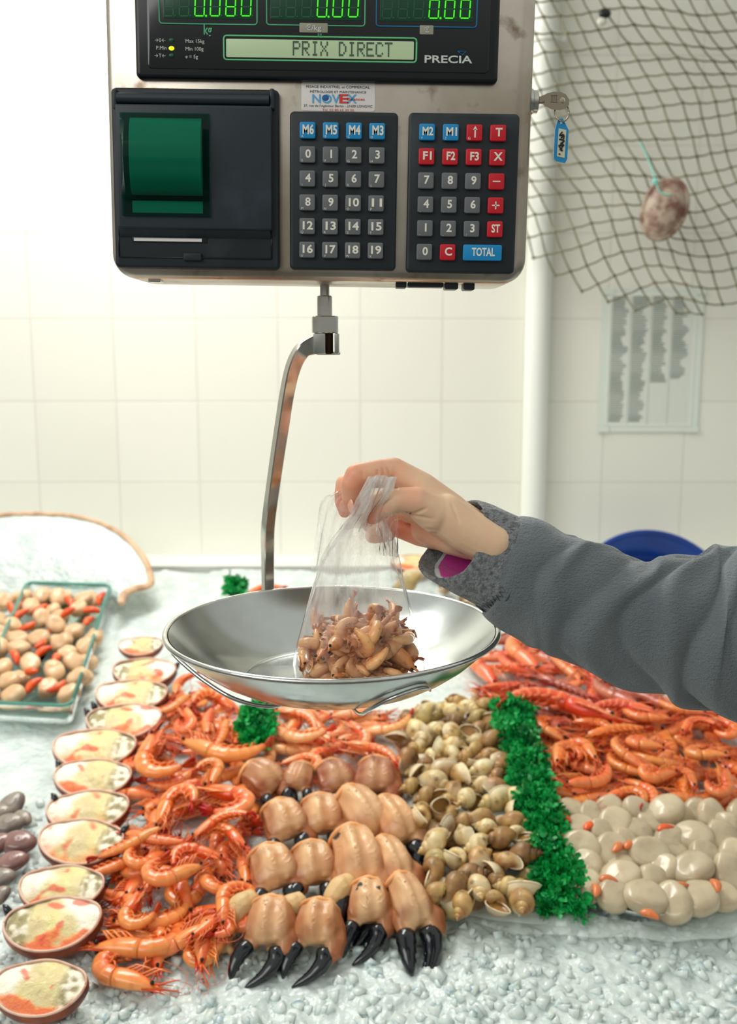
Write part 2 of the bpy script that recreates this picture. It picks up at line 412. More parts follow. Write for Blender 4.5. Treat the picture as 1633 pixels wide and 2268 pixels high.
# ================================================================ SCALE
DY = 0.80; ROLL = radians(0.8)
SO = PY(716, 330, DY)
SM = Matrix.Translation(SO) @ Matrix.Rotation(ROLL, 4, 'Y'); SMI = SM.inverted()
def S(px, py): q = SMI @ PY(px, py, DY); return q.x, q.z
def rect(x0, y0, x1, y1):
    ym, xm = (y0+y1)/2, (x0+x1)/2
    return S(x0, ym)[0], S(x1, ym)[0], S(xm, y1)[1], S(xm, y0)[1]      # u0,u1,v0,v1
_fc = {}
def text(mb, body, u, v, h, y=-0.001, mi=0, sx=1.0, bold=0.0, align='CENTER', col=(1, 1, 1), M=None, width=None):
    """h = capital height; (u,v) = middle of the text"""
    key = (body, bold)
    if key not in _fc:
        cu = bpy.data.curves.new('t', 'FONT'); cu.body = body; cu.size = 1.0; cu.offset = bold; cu.resolution_u = 3; cu.align_x = 'LEFT'
        o = bpy.data.objects.new('t', cu); SC.collection.objects.link(o)
        dg = bpy.context.evaluated_depsgraph_get(); me = bpy.data.meshes.new_from_object(o.evaluated_get(dg))
        vs = [tuple(q.co) for q in me.vertices]; fs = [list(p.vertices) for p in me.polygons]
        bpy.data.objects.remove(o); bpy.data.curves.remove(cu); bpy.data.meshes.remove(me)
        _fc[key] = (vs, fs)
    vs, fs = _fc[key]
    if not vs: return
    xs = [p[0] for p in vs]; x0, x1 = min(xs), max(xs)
    k = h/0.70
    kx = k*sx if width is None else width/(x1-x0)
    off = (x0+x1)/2 if align == 'CENTER' else x0
    out = []
    for p in vs:
        q = Vector(((p[0]-off)*kx, y, (p[1]-0.35)*k)); 
        if M: q = M @ q
        out.append((q.x+u, q.y, q.z+v))
    mb.add(out, fs, mi, col, True)

M_ss = mat('stainless_face', (204, 196, 184), 0.34, 1.0, var=[((168, 156, 140), 9, 0.42, 0.66), ((136, 120, 104), 40, 0.58, 0.72)], rvar=(14, 0.22, 0.42), bump=(220, 0.05, 0.0006, 3, (1, 1, 12)))
M_ssp = mat('polished_steel', (214, 214, 210), 0.13, 1.0, var=((178, 176, 168), 30, 0.45, 0.7), rvar=(40, 0.08, 0.22))
M_blackp = mat('charcoal_plastic', (30, 38, 44), 0.42, var=((48, 58, 64), 22, 0.55, 0.8), bump=(1500, 0.12, 0.0004), rvar=(20, 0.35, 0.55))
M_bezel = mat('display_bezel', (16, 22, 27), 0.33)
M_glassd = mat('display_black', (6, 16, 22), 0.12, coat=0.4)
M_green_l = mat('green_print', (84, 176, 132), 0.5); M_blue_l = mat('blue_print', (30, 110, 160), 0.5)
M_whitep = mat('white_print', (205, 212, 205), 0.5); M_ledbg = mat('led_window', (6, 50, 34), 0.25, emit=((4, 60, 34), 0.25))
M_led = mat('lit_segment', (60, 220, 16), 0.4, emit=((70, 250, 10), 0.62)); M_ghost = mat('unlit_segment', (18, 84, 56), 0.4)
M_lcd = mat('lcd_glass', (168, 188, 152), 0.3, emit=((150, 172, 132), 0.30)); M_dot = mat('lcd_dot', (62, 82, 72), 0.5)
M_beige = mat('beige_label', (158, 154, 136), 0.5); M_kg = mat('key_grey', (106, 110, 112), 0.45, rnd=0.05); M_kb = mat('key_blue', (18, 142, 205), 0.4)
M_kr = mat('key_red', (205, 26, 42), 0.4); M_leg = mat('key_legend', (236, 232, 218), 0.5); M_stick = mat('sticker_white', (236, 232, 228), 0.4)
M_tk = mat('text_black', (40, 40, 44), 0.6); M_tr = mat('text_red', (214, 60, 56), 0.6); M_tb = mat('text_blue', (90, 170, 220), 0.6); M_tb2 = mat('text_blue_dark', (30, 96, 160), 0.6)

scale = thing('hanging_scale', 'stainless steel hanging price scale with green digits, printer and two keypads above the pan', 'scale', SM)
u0, u1, v0, v1 = rect(236, -130, 1180, 622)
MBd = MB(); MBd.slab(u0, u1, S(716, 622)[1], S(716, -130)[1], 0.0, 0.080, 0.019, 0.0075, seg=8); MBd.build('housing', M_ss, scale, angle=50)
MBd = MB(); zb = S(716, 622)[1]+0.001
for (a, b, d, h) in ((322, 350, .012, 7), (878, 902, .02, 11), (905, 985, .016, 9), (988, 1018, .02, 13), (1030, 1055, .02, 14)):
    f = MB(); x0, x1 = S(a, 630)[0], S(b, 630)[0]; hh = h/2900
    f.slab(x0, x1, zb-hh-.001, zb+.002, 0.01, 0.01+d, 0.0012, 0.0008); f.build('foot', M_blackp if a > 400 else M_ssp, scale)
f = MB(); f.lathe([(0, .20), (.018, .20), (.018, 1.2), (0, 1.2)], 24, Matrix.Translation((0, .045, 0))); f.build('suspension_tube', M_ssp, scale, angle=40)
# display
u0, u1, v0, v1 = rect(302, -60, 1105, 183); f = MB(); f.slab(u0, u1, v0, v1, -0.006, 0.002, 0.004, 0.003); dsp = f.build('display_bezel', M_bezel, scale, angle=50)
a0, a1, b0, b1 = rect(330, -50, 1084, 162); f = MB(); f.slab(a0, a1, b0, b1, -0.0066, -0.004, 0.003, 0.0004); f.build('display_window', M_glassd, dsp)
yd = -0.0070
def frame(px0, py0, px1, py1, t, mat_, name, gaps=()):
    a0, a1, b0, b1 = rect(px0, py0, px1, py1); f = MB(); cs = []
    r = 0.0022
    for (cx, cz, s0) in ((a1-r, b1-r, 0), (a0+r, b1-r, pi/2), (a0+r, b0+r, pi), (a1-r, b0+r, 1.5*pi)):
        for k in range(5): a = s0+pi/2*k/4; cs.append((cx+r*cos(a), yd, cz+r*sin(a)))
    cs.append(cs[0]); f.tube(cs, (t/2, 0.0002), 4, B=(0, 1, 0)); return f.build(name, mat_, dsp)
def digit(mb, u, v, w_, h, mi, segs, th):
    sl = 0.05
    def bar(x0, z0, x1, z1):
        d = Vector((x1-x0, 0, z1-z0)); L_ = d.length; d.normalize(); n_ = Vector((-d.z, 0, d.x)); t = th/2; g = t*0.6
        A = Vector((x0, 0, z0))+d*g; B_ = Vector((x1, 0, z1))-d*g
        pts = [A, A+d*t+n_*t, B_-d*t+n_*t, B_, B_-d*t-n_*t, A+d*t-n_*t]
        mb.add([(u+q.x+sl*q.z, yd-0.0002, v+q.z) for q in pts], [[0, 5, 4, 3, 2, 1]], mi, flat=True)
    hw, hh = w_/2, h/2
    S7 = dict(a=(-hw, hh, hw, hh), b=(hw, hh, hw, 0), c=(hw, 0, hw, -hh), d=(-hw, -hh, hw, -hh), e=(-hw, -hh, -hw, 0), f=(-hw, 0, -hw, hh), g=(-hw, 0, hw, 0))
    for s_ in segs: bar(*S7[s_])
wins = [((357, -14, 572, 60), [378+34*i for i in range(6)], 22, '  0080', 2, M_green_l),
        ((593, -13, 809, 63), [612+34.3*i for i in range(6)], 24, '   000', 3, M_green_l),
        ((834, -12, 1055, 66), [858+34.2*i for i in range(6)], 27, '   000', 3, M_blue_l)]
for (bx, dx, dyy, st, dot, fm) in wins:
    frame(*bx, 0.0011, fm, 'window_frame')
    a0, a1, b0, b1 = rect(bx[0]+8, bx[1]+4, bx[2]-8, bx[3]-12); f = MB(); f.slab(a0, a1, b0, b1, yd, yd+0.001, 0.001, 0.0001); f.build('led_window', M_ledbg, dsp)
    f = MB(); h = 37/2900
    for i, x in enumerate(dx):
        u, v = S(x, dyy); lit = st[i] != ' '
        on = {'0': 'abcdef', '8': 'abcdefg', ' ': ''}[st[i]]; off = [q for q in 'abcdefg' if q not in on]
        digit(f, u, v, 20/2900, h, 0, on, 2.7/2900); digit(f, u, v, 20/2900, h, 1, off, 2.7/2900)
        uu, vv = S(x+14, dyy+20); f.tube([(uu, yd, vv), (uu, yd-.0002, vv)], 2.4/2900, 8, mi=0 if i == dot else 1)
    f.build('seven_segment_digits', [M_led, M_ghost], dsp)
frame(499, 88, 922, 141, 0.0013, mat('lcd_frame_green', (110, 205, 140), 0.4), 'lcd_frame')
a0, a1, b0, b1 = rect(504, 95, 916, 135); f = MB(); f.slab(a0, a1, b0, b1, yd, yd+0.001, 0.0008, 0.0001); f.build('lcd_panel', M_lcd, dsp)
G = {'P': "1111010001100011111010000100001000000", 'R': "11110100011000111110101001001010001", 'I': "01110001000010000100001000010001110", 'X': "10001100010101000100010101000110001",
     'D': "11100100101000110001100011001011100", 'E': "11111100001000011110100001000011111", 'C': "01110100011000010000100001000101110", 'T': "11111001000010000100001000010000100"}
G['P'] = "11110100011000111110100001000010000"
f = MB(); ul, vm = S(650, 113); ur = S(869, 113)[0]; pit = (ur-ul)/65.0
for i, ch in enumerate("PRIX DIRECT"):
    if ch == ' ': continue
    for k, bit in enumerate(G[ch]):
        if bit == '1': f.box((ul+(i*6+k % 5+.5)*pit, yd-0.0003, vm+(3-k//5)*pit*1.28), (pit*.9, 0.0002, pit*1.15))
f.build('lcd_text', M_dot, dsp)
f = MB()
u, v = S(464, 69); text(f, 'kg', u, v-.001, 20/2900, yd-.0006, 0, 0.72, 0.02)
f.build('unit_print', M_green_l, dsp); f = MB()
u, v = S(695, 82); text(f, 'kg', u+.005, v, 9/2900, yd-.0002, 0, 0.8)
f.build('unit_print', M_green_l, dsp)
for (bx, t) in (((665, 58, 727, 79), '€/kg'), ((929, 63, 959, 83), '€')):
    a0, a1, b0, b1 = rect(*bx); f = MB(); f.slab(a0, a1, b0, b1, yd-.0006, yd+.0005, 0.0006, 0.0002); text(f, t, (a0+a1)/2, (b0+b1)/2, 11/2900, yd-.0010, 1, 1.15, 0.012)
    f.build('unit_label', [M_beige, M_whitep], dsp)
f = MB(); sm = 7.5/2900
for (t, x, y) in (('→0←', 359, 95), ('P.Min', 362, 112), ('→T←', 359, 129)): u, v = S(x, y); text(f, t, u, v, sm, yd-.0002, 0, 1.0)
for (t, x, y) in (('Max 15kg', 415, 97), ('Min 100g', 415, 114), ('e = 5g', 415, 131)): u, v = S(x, y); text(f, t, u, v, sm, yd-.0002, 0, 1.0, align='LEFT')
f.build('rating_print', M_whitep, dsp)
for (y, mm) in ((95, M_ghost), (113, mat('lamp_lit', (190, 255, 30), 0.4, emit=((190, 255, 20), 2.2))), (129, M_ghost)):
    u, v = S(384, y); f = MB(); f.ell((u, yd, v), (0.0021, 0.0008, 0.0015)); f.build('indicator_lamp', mm, dsp)
f = MB(); u, v = S(992, 137); text(f, 'PRECIA', u, v, 15/2900, yd-.0002, 0, 1, 0.018, width=104/2900)
tp = [S(1012, 120), S(1031, 120), S(1022, 128)]
for i in range(3):
    a, b = tp[i], tp[(i+1) % 3]; f.tube([(a[0], yd-.0003, a[1]), (b[0], yd-.0003, b[1])], 0.0003, 4, mi=1)
f.build('maker_logo', [M_whitep, M_blue_l], dsp)
# sticker
a0, a1, b0, b1 = rect(668, 182, 831, 247); f = MB(); f.slab(a0, a1, b0, b1, -0.0005, 0.001, 0.002, 0.0002); cm = (a0+a1)/2
def st_(t, y, h, mi, wpx, x=749, bold=0.0):
    u, v = S(x, y); text(f, t, u, v, h/2900, -0.0008, mi, 1, bold, width=wpx/2900)
st_('PESAGE INDUSTRIEL et COMMERCIAL', 193, 5.2, 1, 141); st_('MÉTROLOGIE ET MAINTENANCE', 204, 5.0, 1, 124)
st_('NOV', 219, 18, 3, 62, 723, 0.02); st_('X', 219, 18, 3, 22, 780, 0.02); st_('E', 219, 18, 2, 20, 762, 0.03); st_('Balances', 220, 6, 2, 38, 789, 0.01)
u, v = S(721, 217); f.ell((u, -0.0008, v), (0.0026, 0.0003, 0.0022), mi=4)
st_("27, rue de l'ingénieur Bertin - 21600 LONGVIC", 235, 5, 1, 152); st_('Tél. 03 80 65 20 50', 244, 4.6, 2, 70)
f.build('sticker', [M_stick, M_tk, M_tr, M_tb, M_tb2], scale)
# keypads
def keypad(bx, name):
    a0, a1, b0, b1 = rect(*bx); f = MB(); f.slab(a0, a1, b0, b1, -0.0045, 0.002, 0.0035, 0.0018)
    f.slab(a0+.004, a1-.004, b0+.004, b1-.004, -0.0042, -0.0038, 0.0025, 0.0004)
    return f.build(name, M_blackp, scale, angle=50)
kp1 = keypad((643, 250, 879, 599), 'keypad'); kp2 = keypad((902, 253, 1144, 606), 'keypad')
def key(par, u, v, mat_, t, small=None, w_=0.0121, h=0.0121, lh=None, lw=None):
    f = MB(); f.slab(u-w_/2, u+w_/2, v-h/2, v+h/2, -0.0078, -0.004, 0.0014, 0.0008)
    if t == '-': f.box((u, -0.0079, v), (0.0058, 0.0002, 0.0009), mi=1)
    elif t == '+':
        f.box((u, -0.0079, v), (0.0058, 0.0002, 0.0009), mi=1); f.box((u, -0.0079, v), (0.0009, 0.0002, 0.0058), mi=1)
    elif t == '^':
        f.box((u+.0005, -0.0079, v-.0005), (0.0011, 0.0002, 0.0062), mi=1); f.add([(u-.0012, -.008, v+.002), (u+.0022, -.008, v+.002), (u+.0005, -.008, v+.0048)], [[0, 1, 2]], 1, flat=True)
    else:
        hh = lh or 17/2900; text(f, t, u+.0006, v+.0006, hh, -0.008, 1, 0.78 if len(t) > 1 else 1.0, 0.028, width=lw)
    if small: text(f, small, u-w_/2+.0022, v-h/2+.0016, 5.2/2900, -0.008, 1, 1.0, 0.0)
    # raised surround moulded in the panel
    f.build('key', [mat_, M_leg], par)
    r = MB(); g = 0.0016
    r.tube([(u-w_/2-g, -.0045, v-h/2-g), (u+w_/2+g, -.0045, v-h/2-g), (u+w_/2+g, -.0045, v+h/2+g), (u-w_/2-g, -.0045, v+h/2+g), (u-w_/2-g, -.0045, v-h/2-g)], 0.0005, 5)
    return r
rim = MB()
def grid(x0, x3, yt, yb, xb0):
    us = [S(x0, yt)[0]+(S(x3, yt)[0]-S(x0, yt)[0])*i/3 for i in range(4)]
    vs = [S((x0+x3)/2, yt)[1]+(S((x0+x3)/2-5, yb)[1]-S((x0+x3)/2, yt)[1])*i/5 for i in range(6)]
    return us, vs
us, vs_ = grid(682.5, 835.5, 294, 556, 677)
L1 = ['M6', 'M5', 'M4', 'M3']+[str(i) for i in range(20)]; SMN = 'A B C D E F G H I J K L M N O P Q R S T U V W X'.split()
for i, t in enumerate(L1):
    r = key(kp1, us[i % 4], vs_[i//4], M_kb if i < 4 else M_kg, t, SMN[i], lw=(8.6/1000 if i < 4 else (23/2900 if len(t) > 1 else None)), lh=0.0066 if i < 4 else None); rim.v += r.v and []
us2, vs2 = grid(945, 1101, 298, 561, 936)
L2 = [('M2', 'b', 'Y'), ('M1', 'b', 'Z'), ('^', 'r', 'Ñ'), ('T', 'r', None), ('F1', 'r', None), ('F2', 'r', None), ('F3', 'r', None), ('X', 'r', None), ('7', 'g', None), ('8', 'g', None), ('9', 'g', None), ('-', 'r', None),
      ('4', 'g', '_'), ('5', 'g', ','), ('6', 'g', '.'), ('+', 'r', None), ('1', 'g', '-'), ('2', 'g', ','), ('3', 'g', '/'), ('ST', 'r', None), ('0', 'g', None), ('C', 'r', None)]
KM = dict(b=M_kb, r=M_kr, g=M_kg)
for i, (t, c_, sm_) in enumerate(L2):
    key(kp2, us2[i % 4], vs2[i//4], KM[c_], t, sm_, lw=(0.0082 if t[0] == 'M' else (0.0066 if len(t) > 1 else None)))
key(kp2, (us2[2]+us2[3])/2, vs2[5], M_kb, 'TOTAL', None, w_=0.0121+(us2[3]-us2[2]), lw=52/2900, lh=17/2900)
# printer
a0, a1, b0, b1 = rect(255, 200, 620, 597); f = MB(); f.slab(a0, a1, b0, b1, -0.007, 0.002, 0.004, 0.0025); pr = f.build('printer', M_blackp, scale, angle=50)
M_dk = mat('printer_plastic', (36, 46, 54), 0.45, var=((62, 74, 84), 14, 0.52, 0.75), bump=(1200, 0.15, 0.0004))
f = MB(); a0, a1, b0, b1 = rect(268, 242, 606, 513); f.slab(a0, a1, b0, b1, -0.0155, -0.006, 0.002, 0.0015)
a0, a1, c0, c1 = rect(268, 216, 600, 240); f.tube([(a0, -0.011, (c0+c1)/2), (a1, -0.011, (c0+c1)/2)], (0.0042, 0.0045), 16)
# slanted lip beneath the lid
a0, a1, c0, c1 = rect(272, 508, 602, 530); f.add([(a0, -.0150, c1), (a1, -.0150, c1), (a1, -.007, c0), (a0, -.007, c0)], [[0, 3, 2, 1]], flat=True)
# window cut: frame pieces are the slab itself, cover sits on it
f.build('lid', M_dk, pr, angle=50)
for x in (262, 605):
    a0, a1, c0, c1 = rect(x-4, 205, x+6, 250); f = MB(); f.slab(a0, a1, c0, c1, -0.013, -0.005, 0.0012, 0.001); f.build('hinge_arm', M_dk, pr)
# green see-through cover over the paper roll
M_gc = bpy.data.materials.new('green_cover'); M_gc.use_nodes = True; N_ = M_gc.node_tree.nodes; L_ = M_gc.node_tree.links
N_.remove(N_['Principled BSDF']); tr = N_.new('ShaderNodeBsdfTransparent'); tr.inputs[0].default_value = (0.0, 0.50, 0.38, 1); gl = N_.new('ShaderNodeBsdfGlossy'); gl.inputs['Roughness'].default_value = 0.12
fr = N_.new('ShaderNodeFresnel'); fr.inputs[0].default_value = 1.28; mx = N_.new('ShaderNodeMixShader'); L_.new(fr.outputs[0], mx.inputs[0]); L_.new(tr.outputs[0], mx.inputs[1]); L_.new(gl.outputs[0], mx.inputs[2])
L_.new(mx.outputs[0], N_['Material Output'].inputs[0])
M_roll = mat('paper_roll', (205, 212, 205), 0.6); M_well = mat('roll_well', (14, 60, 70), 0.5)
a0, a1, b0, b1 = rect(280, 261, 472, 485)
f = MB(); f.slab(a0, a1, b0, b1, -0.0162, -0.0150, 0.0008, 0.0003); f.build('roll_well', M_well, pr)
f = MB(); r0, r1, q0, q1 = rect(302, 272, 456, 440); rc_ = (q0+q1)/2; rad_ = (q1-q0)/2
vs = []; 
for i in range(25):
    a = pi*i/24; vs += [(r0, -0.0160-0.0085*sin(a), rc_+rad_*cos(a)), (r1, -0.0160-0.0085*sin(a), rc_+rad_*cos(a))]
f.add(vs, [[2*i, 2*i+1, 2*i+3, 2*i+2] for i in range(24)]+[[2*i for i in range(25)], [2*i+1 for i in range(25)][::-1]])
z0_, z1_ = S(370, 478)[1], S(370, 452)[1]; f.box(((r0+r1)/2, -0.0166, (z0_+z1_)/2), (r1-r0, 0.0004, z1_-z0_)); f.build('paper_roll', M_roll, pr, angle=50)
f = MB(); vs = []; K = 30; prof = []
zz = [S(370, y)[1] for y in (261, 290, 330, 363, 366, 400, 432, 450, 485)]; yy = [-.0168, -.0215, -.0262, -.0272, -.0270, -.0262, -.0225, -.0178, -.0175]
for i in range(K+1):
    t = i/K*(len(zz)-1); k = min(int(t), len(zz)-2); prof.append((lerp(yy[k], yy[k+1], t-k), lerp(zz[k], zz[k+1], t-k)))
for (y, z) in prof: vs += [(a0, max(y, -.0175), z), (a0+.004, y, z), (a1-.004, y, z), (a1, max(y, -.0175), z)]
f.add(vs, [[4*i+j, 4*i+4+j, 4*i+5+j, 4*i+1+j] for i in range(K) for j in range(3)]); f.build('green_cover', M_gc, pr, angle=30)
f = MB(); x0, x1, z0, z1 = rect(298, 526, 463, 540); f.slab(x0, x1, z0, z1, -0.0074, -.006, 0.0003, 0.0001); f.build('paper_slot', M_bezel, pr)
f = MB(); x0, x1, z0, z1 = rect(302, 529, 451, 537); n_ = 60; vs = []
for i in range(2*n_+1): vs.append((x0+(x1-x0)*i/(2*n_), -.0082, z1-(0.0009 if i % 2 else 0)))
vs += [(x1, -.0082, z0), (x0, -.0082, z0)]; f.add(vs, [list(range(len(vs)))[::-1]], flat=True); f.build('ticket_paper', M_stick, pr, smooth=False)
f = MB(); x0, x1, z0, z1 = rect(269, 540, 604, 573)
for (A, B_) in (((x0, z1+.011), (x0, z0)), ((x0, z0), (x1, z0)), ((x1, z0), (x1, z1+.011))): f.tube([(A[0], -.0072, A[1]), (B_[0], -.0072, B_[1])], 0.0006, 5)
f.build('tray_seam', M_bezel, pr)
f = MB(); x0, x1, z0, z1 = rect(411, 563, 451, 579); f.slab(x0, x1, z0, z1, -0.0100, -.006, 0.0008, 0.0008); f.build('latch', M_blackp, pr)

# lock with key, ring and tag
M_nick = mat('nickel', (158, 146, 130), 0.28, 1.0); M_tagb = mat('tag_blue', (20, 138, 196), 0.3)
KY = 0.815; k0 = PY(1180, 226, KY)
f = MB(); rr_ = Matrix.Rotation(pi/2, 4, 'Y'); Minv = SMI
f.lathe([(0, 0), (0.0098, 0), (0.0098, 0.002), (0.0085, 0.003), (0.0085, 0.006), (0.006, 0.007), (0, 0.007)], 24, SMI @ Matrix.Translation(PY(1173, 226, KY)) @ rr_)
f.build('lock_barrel', M_ssp, scale, angle=40)
lk = thing('lock_key', 'small nickel key standing in side lock of the scale with ring and tag', 'key', Matrix.Translation(k0))
def KL(px, py, dy=0.0): q = PY(px, py, KY+dy)-k0; return q
f = MB(); f.tube([KL(1180, 222), KL(1206, 222)], (0.0022, 0.0008), 8, B=(0, 1, 0)); f.tube([KL(1180, 226), KL(1206, 226)], (0.0014, 0.0014), 6, B=(0, 1, 0))
f.build('blade', M_nick, lk)
f = MB(); bow = [(1196, 214), (1206, 210), (1214, 206), (1228, 203), (1243, 204), (1254, 209), (1261, 220), (1261, 232), (1253, 241), (1238, 244), (1222, 242), (1210, 236), (1204, 230), (1196, 229)]
hole = [(1245, 215), (1251, 217), (1252, 224), (1248, 229), (1242, 227), (1240, 220)]
import itertools
outer = [KL(x, y, -.0009) for x, y in bow]; hol = [KL(x, y, -.0009) for x, y in hole]
def plate(mb, outer, hol, th):
    import mathutils
    from mathutils.geometry import tessellate_polygon
    tri = tessellate_polygon([outer, hol] if hol else [outer]); al = outer+(hol or []); n = len(al)
    back = [p+Vector((0, th, 0)) for p in al]
    fs = [list(t) for t in tri]+[[q+n for q in t][::-1] for t in tri]
    for st, ln in ((0, len(outer)), (len(outer), len(hol or []))):
        for i in range(ln): a, b = st+i, st+(i+1) % ln; fs.append([a, b, b+n, a+n])
    mb.add(al+back, fs, flat=True)
plate(f, outer, hol, 0.0018); f.build('bow', M_nick, lk, smooth=False)
f = MB()
for dx_ in (1223, 1228, 1233): f.box(KL(dx_, 218, -.0012), (0.0005, 0.0003, 0.004))
for dy_ in (211, 226): f.box(KL(1228, dy_, -.0012), (0.0055, 0.0003, 0.0004))
f.build('engraving', mat('nickel_dark', (120, 112, 102), 0.4, 1.0), lk)
f = MB(); c_ = KL(1245, 248)
f.tube([c_+Vector((0.0055*cos(a*pi/15), 0.003*sin(a*pi/15), 0.0078*sin(a*pi/15))) for a in range(31)], 0.0006, 6); f.build('key_ring', M_nick, lk)
f = MB(); tg = [(1237, 264), (1247, 262), (1254, 276), (1260, 288), (1257, 352), (1252, 361), (1232, 357), (1227, 350), (1230, 285)]
plate(f, [KL(x, y, -.0014) for x, y in tg], [KL(x, y, -.0014) for x, y in ((1241, 268), (1246, 268), (1246, 274), (1241, 274))], 0.0028); tgo = f.build('key_tag', M_tagb, lk, smooth=False)
f = MB(); plate(f, [KL(x, y, -.0018) for x, y in ((1238, 284), (1255, 288), (1251, 350), (1234, 346))], None, 0.0006); f.build('tag_paper', mat('tag_paper', (206, 206, 180), 0.5), tgo, smooth=False)
f = MB(); rs = random.Random(4)
for st in ([(1246, 292), (1240, 300), (1249, 298), (1243, 306)], [(1239, 308), (1250, 312), (1242, 318), (1250, 322)], [(1248, 324), (1238, 322), (1246, 334), (1240, 330)], [(1238, 340), (1241, 342)], [(1250, 300), (1244, 330)]):
    f.tube(smooth_path([KL(x, y, -.0022) for x, y in st], 12), 0.00055, 5)
f.build('handwriting', M_tk, tgo)
# ================================================================ WEIGHING PAN AND ITS HANGER
PR, PYC, PZ = 0.1425, 0.820, 1.3132
PX = (737-CX)/FPX*0.848
M_pan = mat('pan_steel', (196, 200, 198), 0.20, 1.0, rvar=(18, 0.13, 0.27), var=((168, 170, 166), 7, 0.45, 0.7), bump=(300, 0.03, 0.0005))
pan = thing('weighing_pan', 'round stainless steel weighing pan with rolled rim, holding the bag of brown shrimps', 'pan', Matrix.Translation((PX, PYC, PZ)))
f = MB(); prof = [(0.0001, -0.0455), (0.072, -0.0455), (0.076, -0.0452), (0.080, -0.0440), (0.092, -0.0390), (0.106, -0.0310), (0.119, -0.0215), (0.129, -0.012), (0.136, -0.004), (0.139, -0.0003)]
inn = [(max(r-0.0012, 0.0001), z+0.0012) for r, z in prof]
f.lathe(prof, 96); f.lathe(inn[::-1], 96); f.build('bowl', M_pan, pan)
f = MB(); f.tube([(0.1405*cos(2*pi*k/96), 0.1405*sin(2*pi*k/96), 0) for k in range(97)], (0.0024, 0.0022), 12, B=(0, 0, 1)); f.build('rolled_rim', M_ssp, pan)
f = MB(); f.tube([(0.0765*cos(2*pi*k/64), 0.0765*sin(2*pi*k/64), -0.0440) for k in range(65)], 0.0007, 6, B=(0, 0, 1)); f.build('base_ring', M_pan, pan)

hg = thing('pan_hanger', 'curved polished steel arm hanging from the scale down behind the weighing pan', 'hanger', Matrix.Translation(PY(718, 640, 0.862)))
HO = PY(718, 640, 0.862)
def HL(px, py, Y): return PY(px, py, Y)-HO
def cyl(px, y0_, y1_, wpx, Y=0.862, n=28, bev=0.0008):
    a, b = HL(px, y0_, Y), HL(px, y1_, Y); r = wpx/2/FPX*Y; f = MB()
    f.lathe([(0, a.z), (r-bev, a.z), (r, a.z-bev), (r, b.z+bev), (r-bev, b.z), (0, b.z)], n, Matrix.Translation((a.x, a.y, 0))); return f
cyl(719, 606, 658, 21).build('spindle', M_ssp, hg, angle=40)
cyl(719, 655, 702, 33).build('sleeve_nut', M_ssp, hg, angle=40)
cyl(720, 700, 738, 58).build('swivel_collar', M_ssp, hg, angle=40)
cyl(728, 736, 784, 20).build('pivot_pin', mat('dark_pin', (60, 48, 38), 0.35, 1.0), hg, angle=40)
f = MB()
for (xa, xb, ya, yb_) in ((694, 721, 738, 784), (741, 751, 738, 784)):
    A, B_ = HL(xa, ya, .850), HL(xb, yb_, .850); f.slab(A.x, B_.x, B_.z, A.z, A.y, A.y+.024, 0.001, 0.0006)
A, B_ = HL(694, 738, .850), HL(751, 743, .850); 
f.build('fork_block', M_ssp, hg, angle=40)
f = MB(); A = HL(735, 782, .862); f.slab(HL(694, 0, .868).x, HL(750, 0, .868).x, HL(0, 786, .868).z, HL(0, 779, .868).z, HL(0, 0, .868).y, HL(0, 0, .868).y+.010, .001, .0005); f.build('fork_bridge', M_ssp, hg, angle=40)
pts = smooth_path([HL(708, 763, .862), HL(690, 766, .862), HL(668, 778, .864), HL(650, 812, .868), HL(637, 865, .874), HL(622, 960, .888), HL(606, 1070, .906), HL(594, 1165, .930), HL(593, 1230, .955), HL(594, 1330, .968), HL(594, 1420, .972), HL(604, 1500, .955), HL(650, 1545, .915), HL(720, 1560, .86)], 90)
f = MB(); vs = []; hw = 0.0058
N = len(pts); T = [(pts[min(i+1, N-1)]-pts[max(i-1, 0)]).normalized() for i in range(N)]
for i, p in enumerate(pts):
    d = Vector((0.45, -0.893, 0)); d = (d-T[i]*d.dot(T[i])).normalized(); s_ = d.cross(T[i]).normalized()
    bw = interp([0, .12, .3, 1], [.0085, .0062, .0052, .0050], i/N); bd = 0.0052; c_ = 0.0009
    for (a, b) in ((-bw+c_, -bd), (bw-c_, -bd), (bw, -bd+c_), (bw, bd-c_), (bw-c_, bd), (-bw+c_, bd), (-bw, bd-c_), (-bw, -bd+c_)): vs.append(p+s_*a+d*b)
f.add(vs, [[i*8+k, i*8+(k+1) % 8, (i+1)*8+(k+1) % 8, (i+1)*8+k] for i in range(N-1) for k in range(8)]+[list(range(8))[::-1], [(N-1)*8+k for k in range(8)]])
M_arm = mat('arm_steel', (206, 202, 194), 0.16, 1.0, var=((150, 122, 96), 40, 0.58, 0.75, (1, 1, .25)), rvar=(60, 0.10, 0.26))
f.build('curved_arm', M_arm, hg, angle=35)
f = MB(); cz_ = PZ-0.050; f.tube([Vector((PX+0.045*cos(2*pi*k/40), PYC+0.045*sin(2*pi*k/40), cz_))-HO for k in range(41)], (0.004, 0.0022), 8, B=(0, 0, 1))
f.build('cradle_ring', M_ssp, hg)
def prong(a0_, pw):       # flat wire rising round the outside of the bowl and looping back
    f = MB(); pts = []
    for (da, r, z) in pw:
        a = radians(a0_+da); pts.append(Vector((PX+r*cos(a), PYC+r*sin(a), PZ+z))-HO)
    f.tube(smooth_path(pts, 48), (0.0017, 0.0012), 8); f.build('wire_prong', M_ssp, hg)
prong(-62, [(-12, 0.046, -0.049), (-13, 0.090, -0.0445), (-11, 0.106, -0.0355), (-6, 0.121, -0.0235), (2, 0.128, -0.0165), (8, 0.127, -0.0175), (11, 0.123, -0.022)])
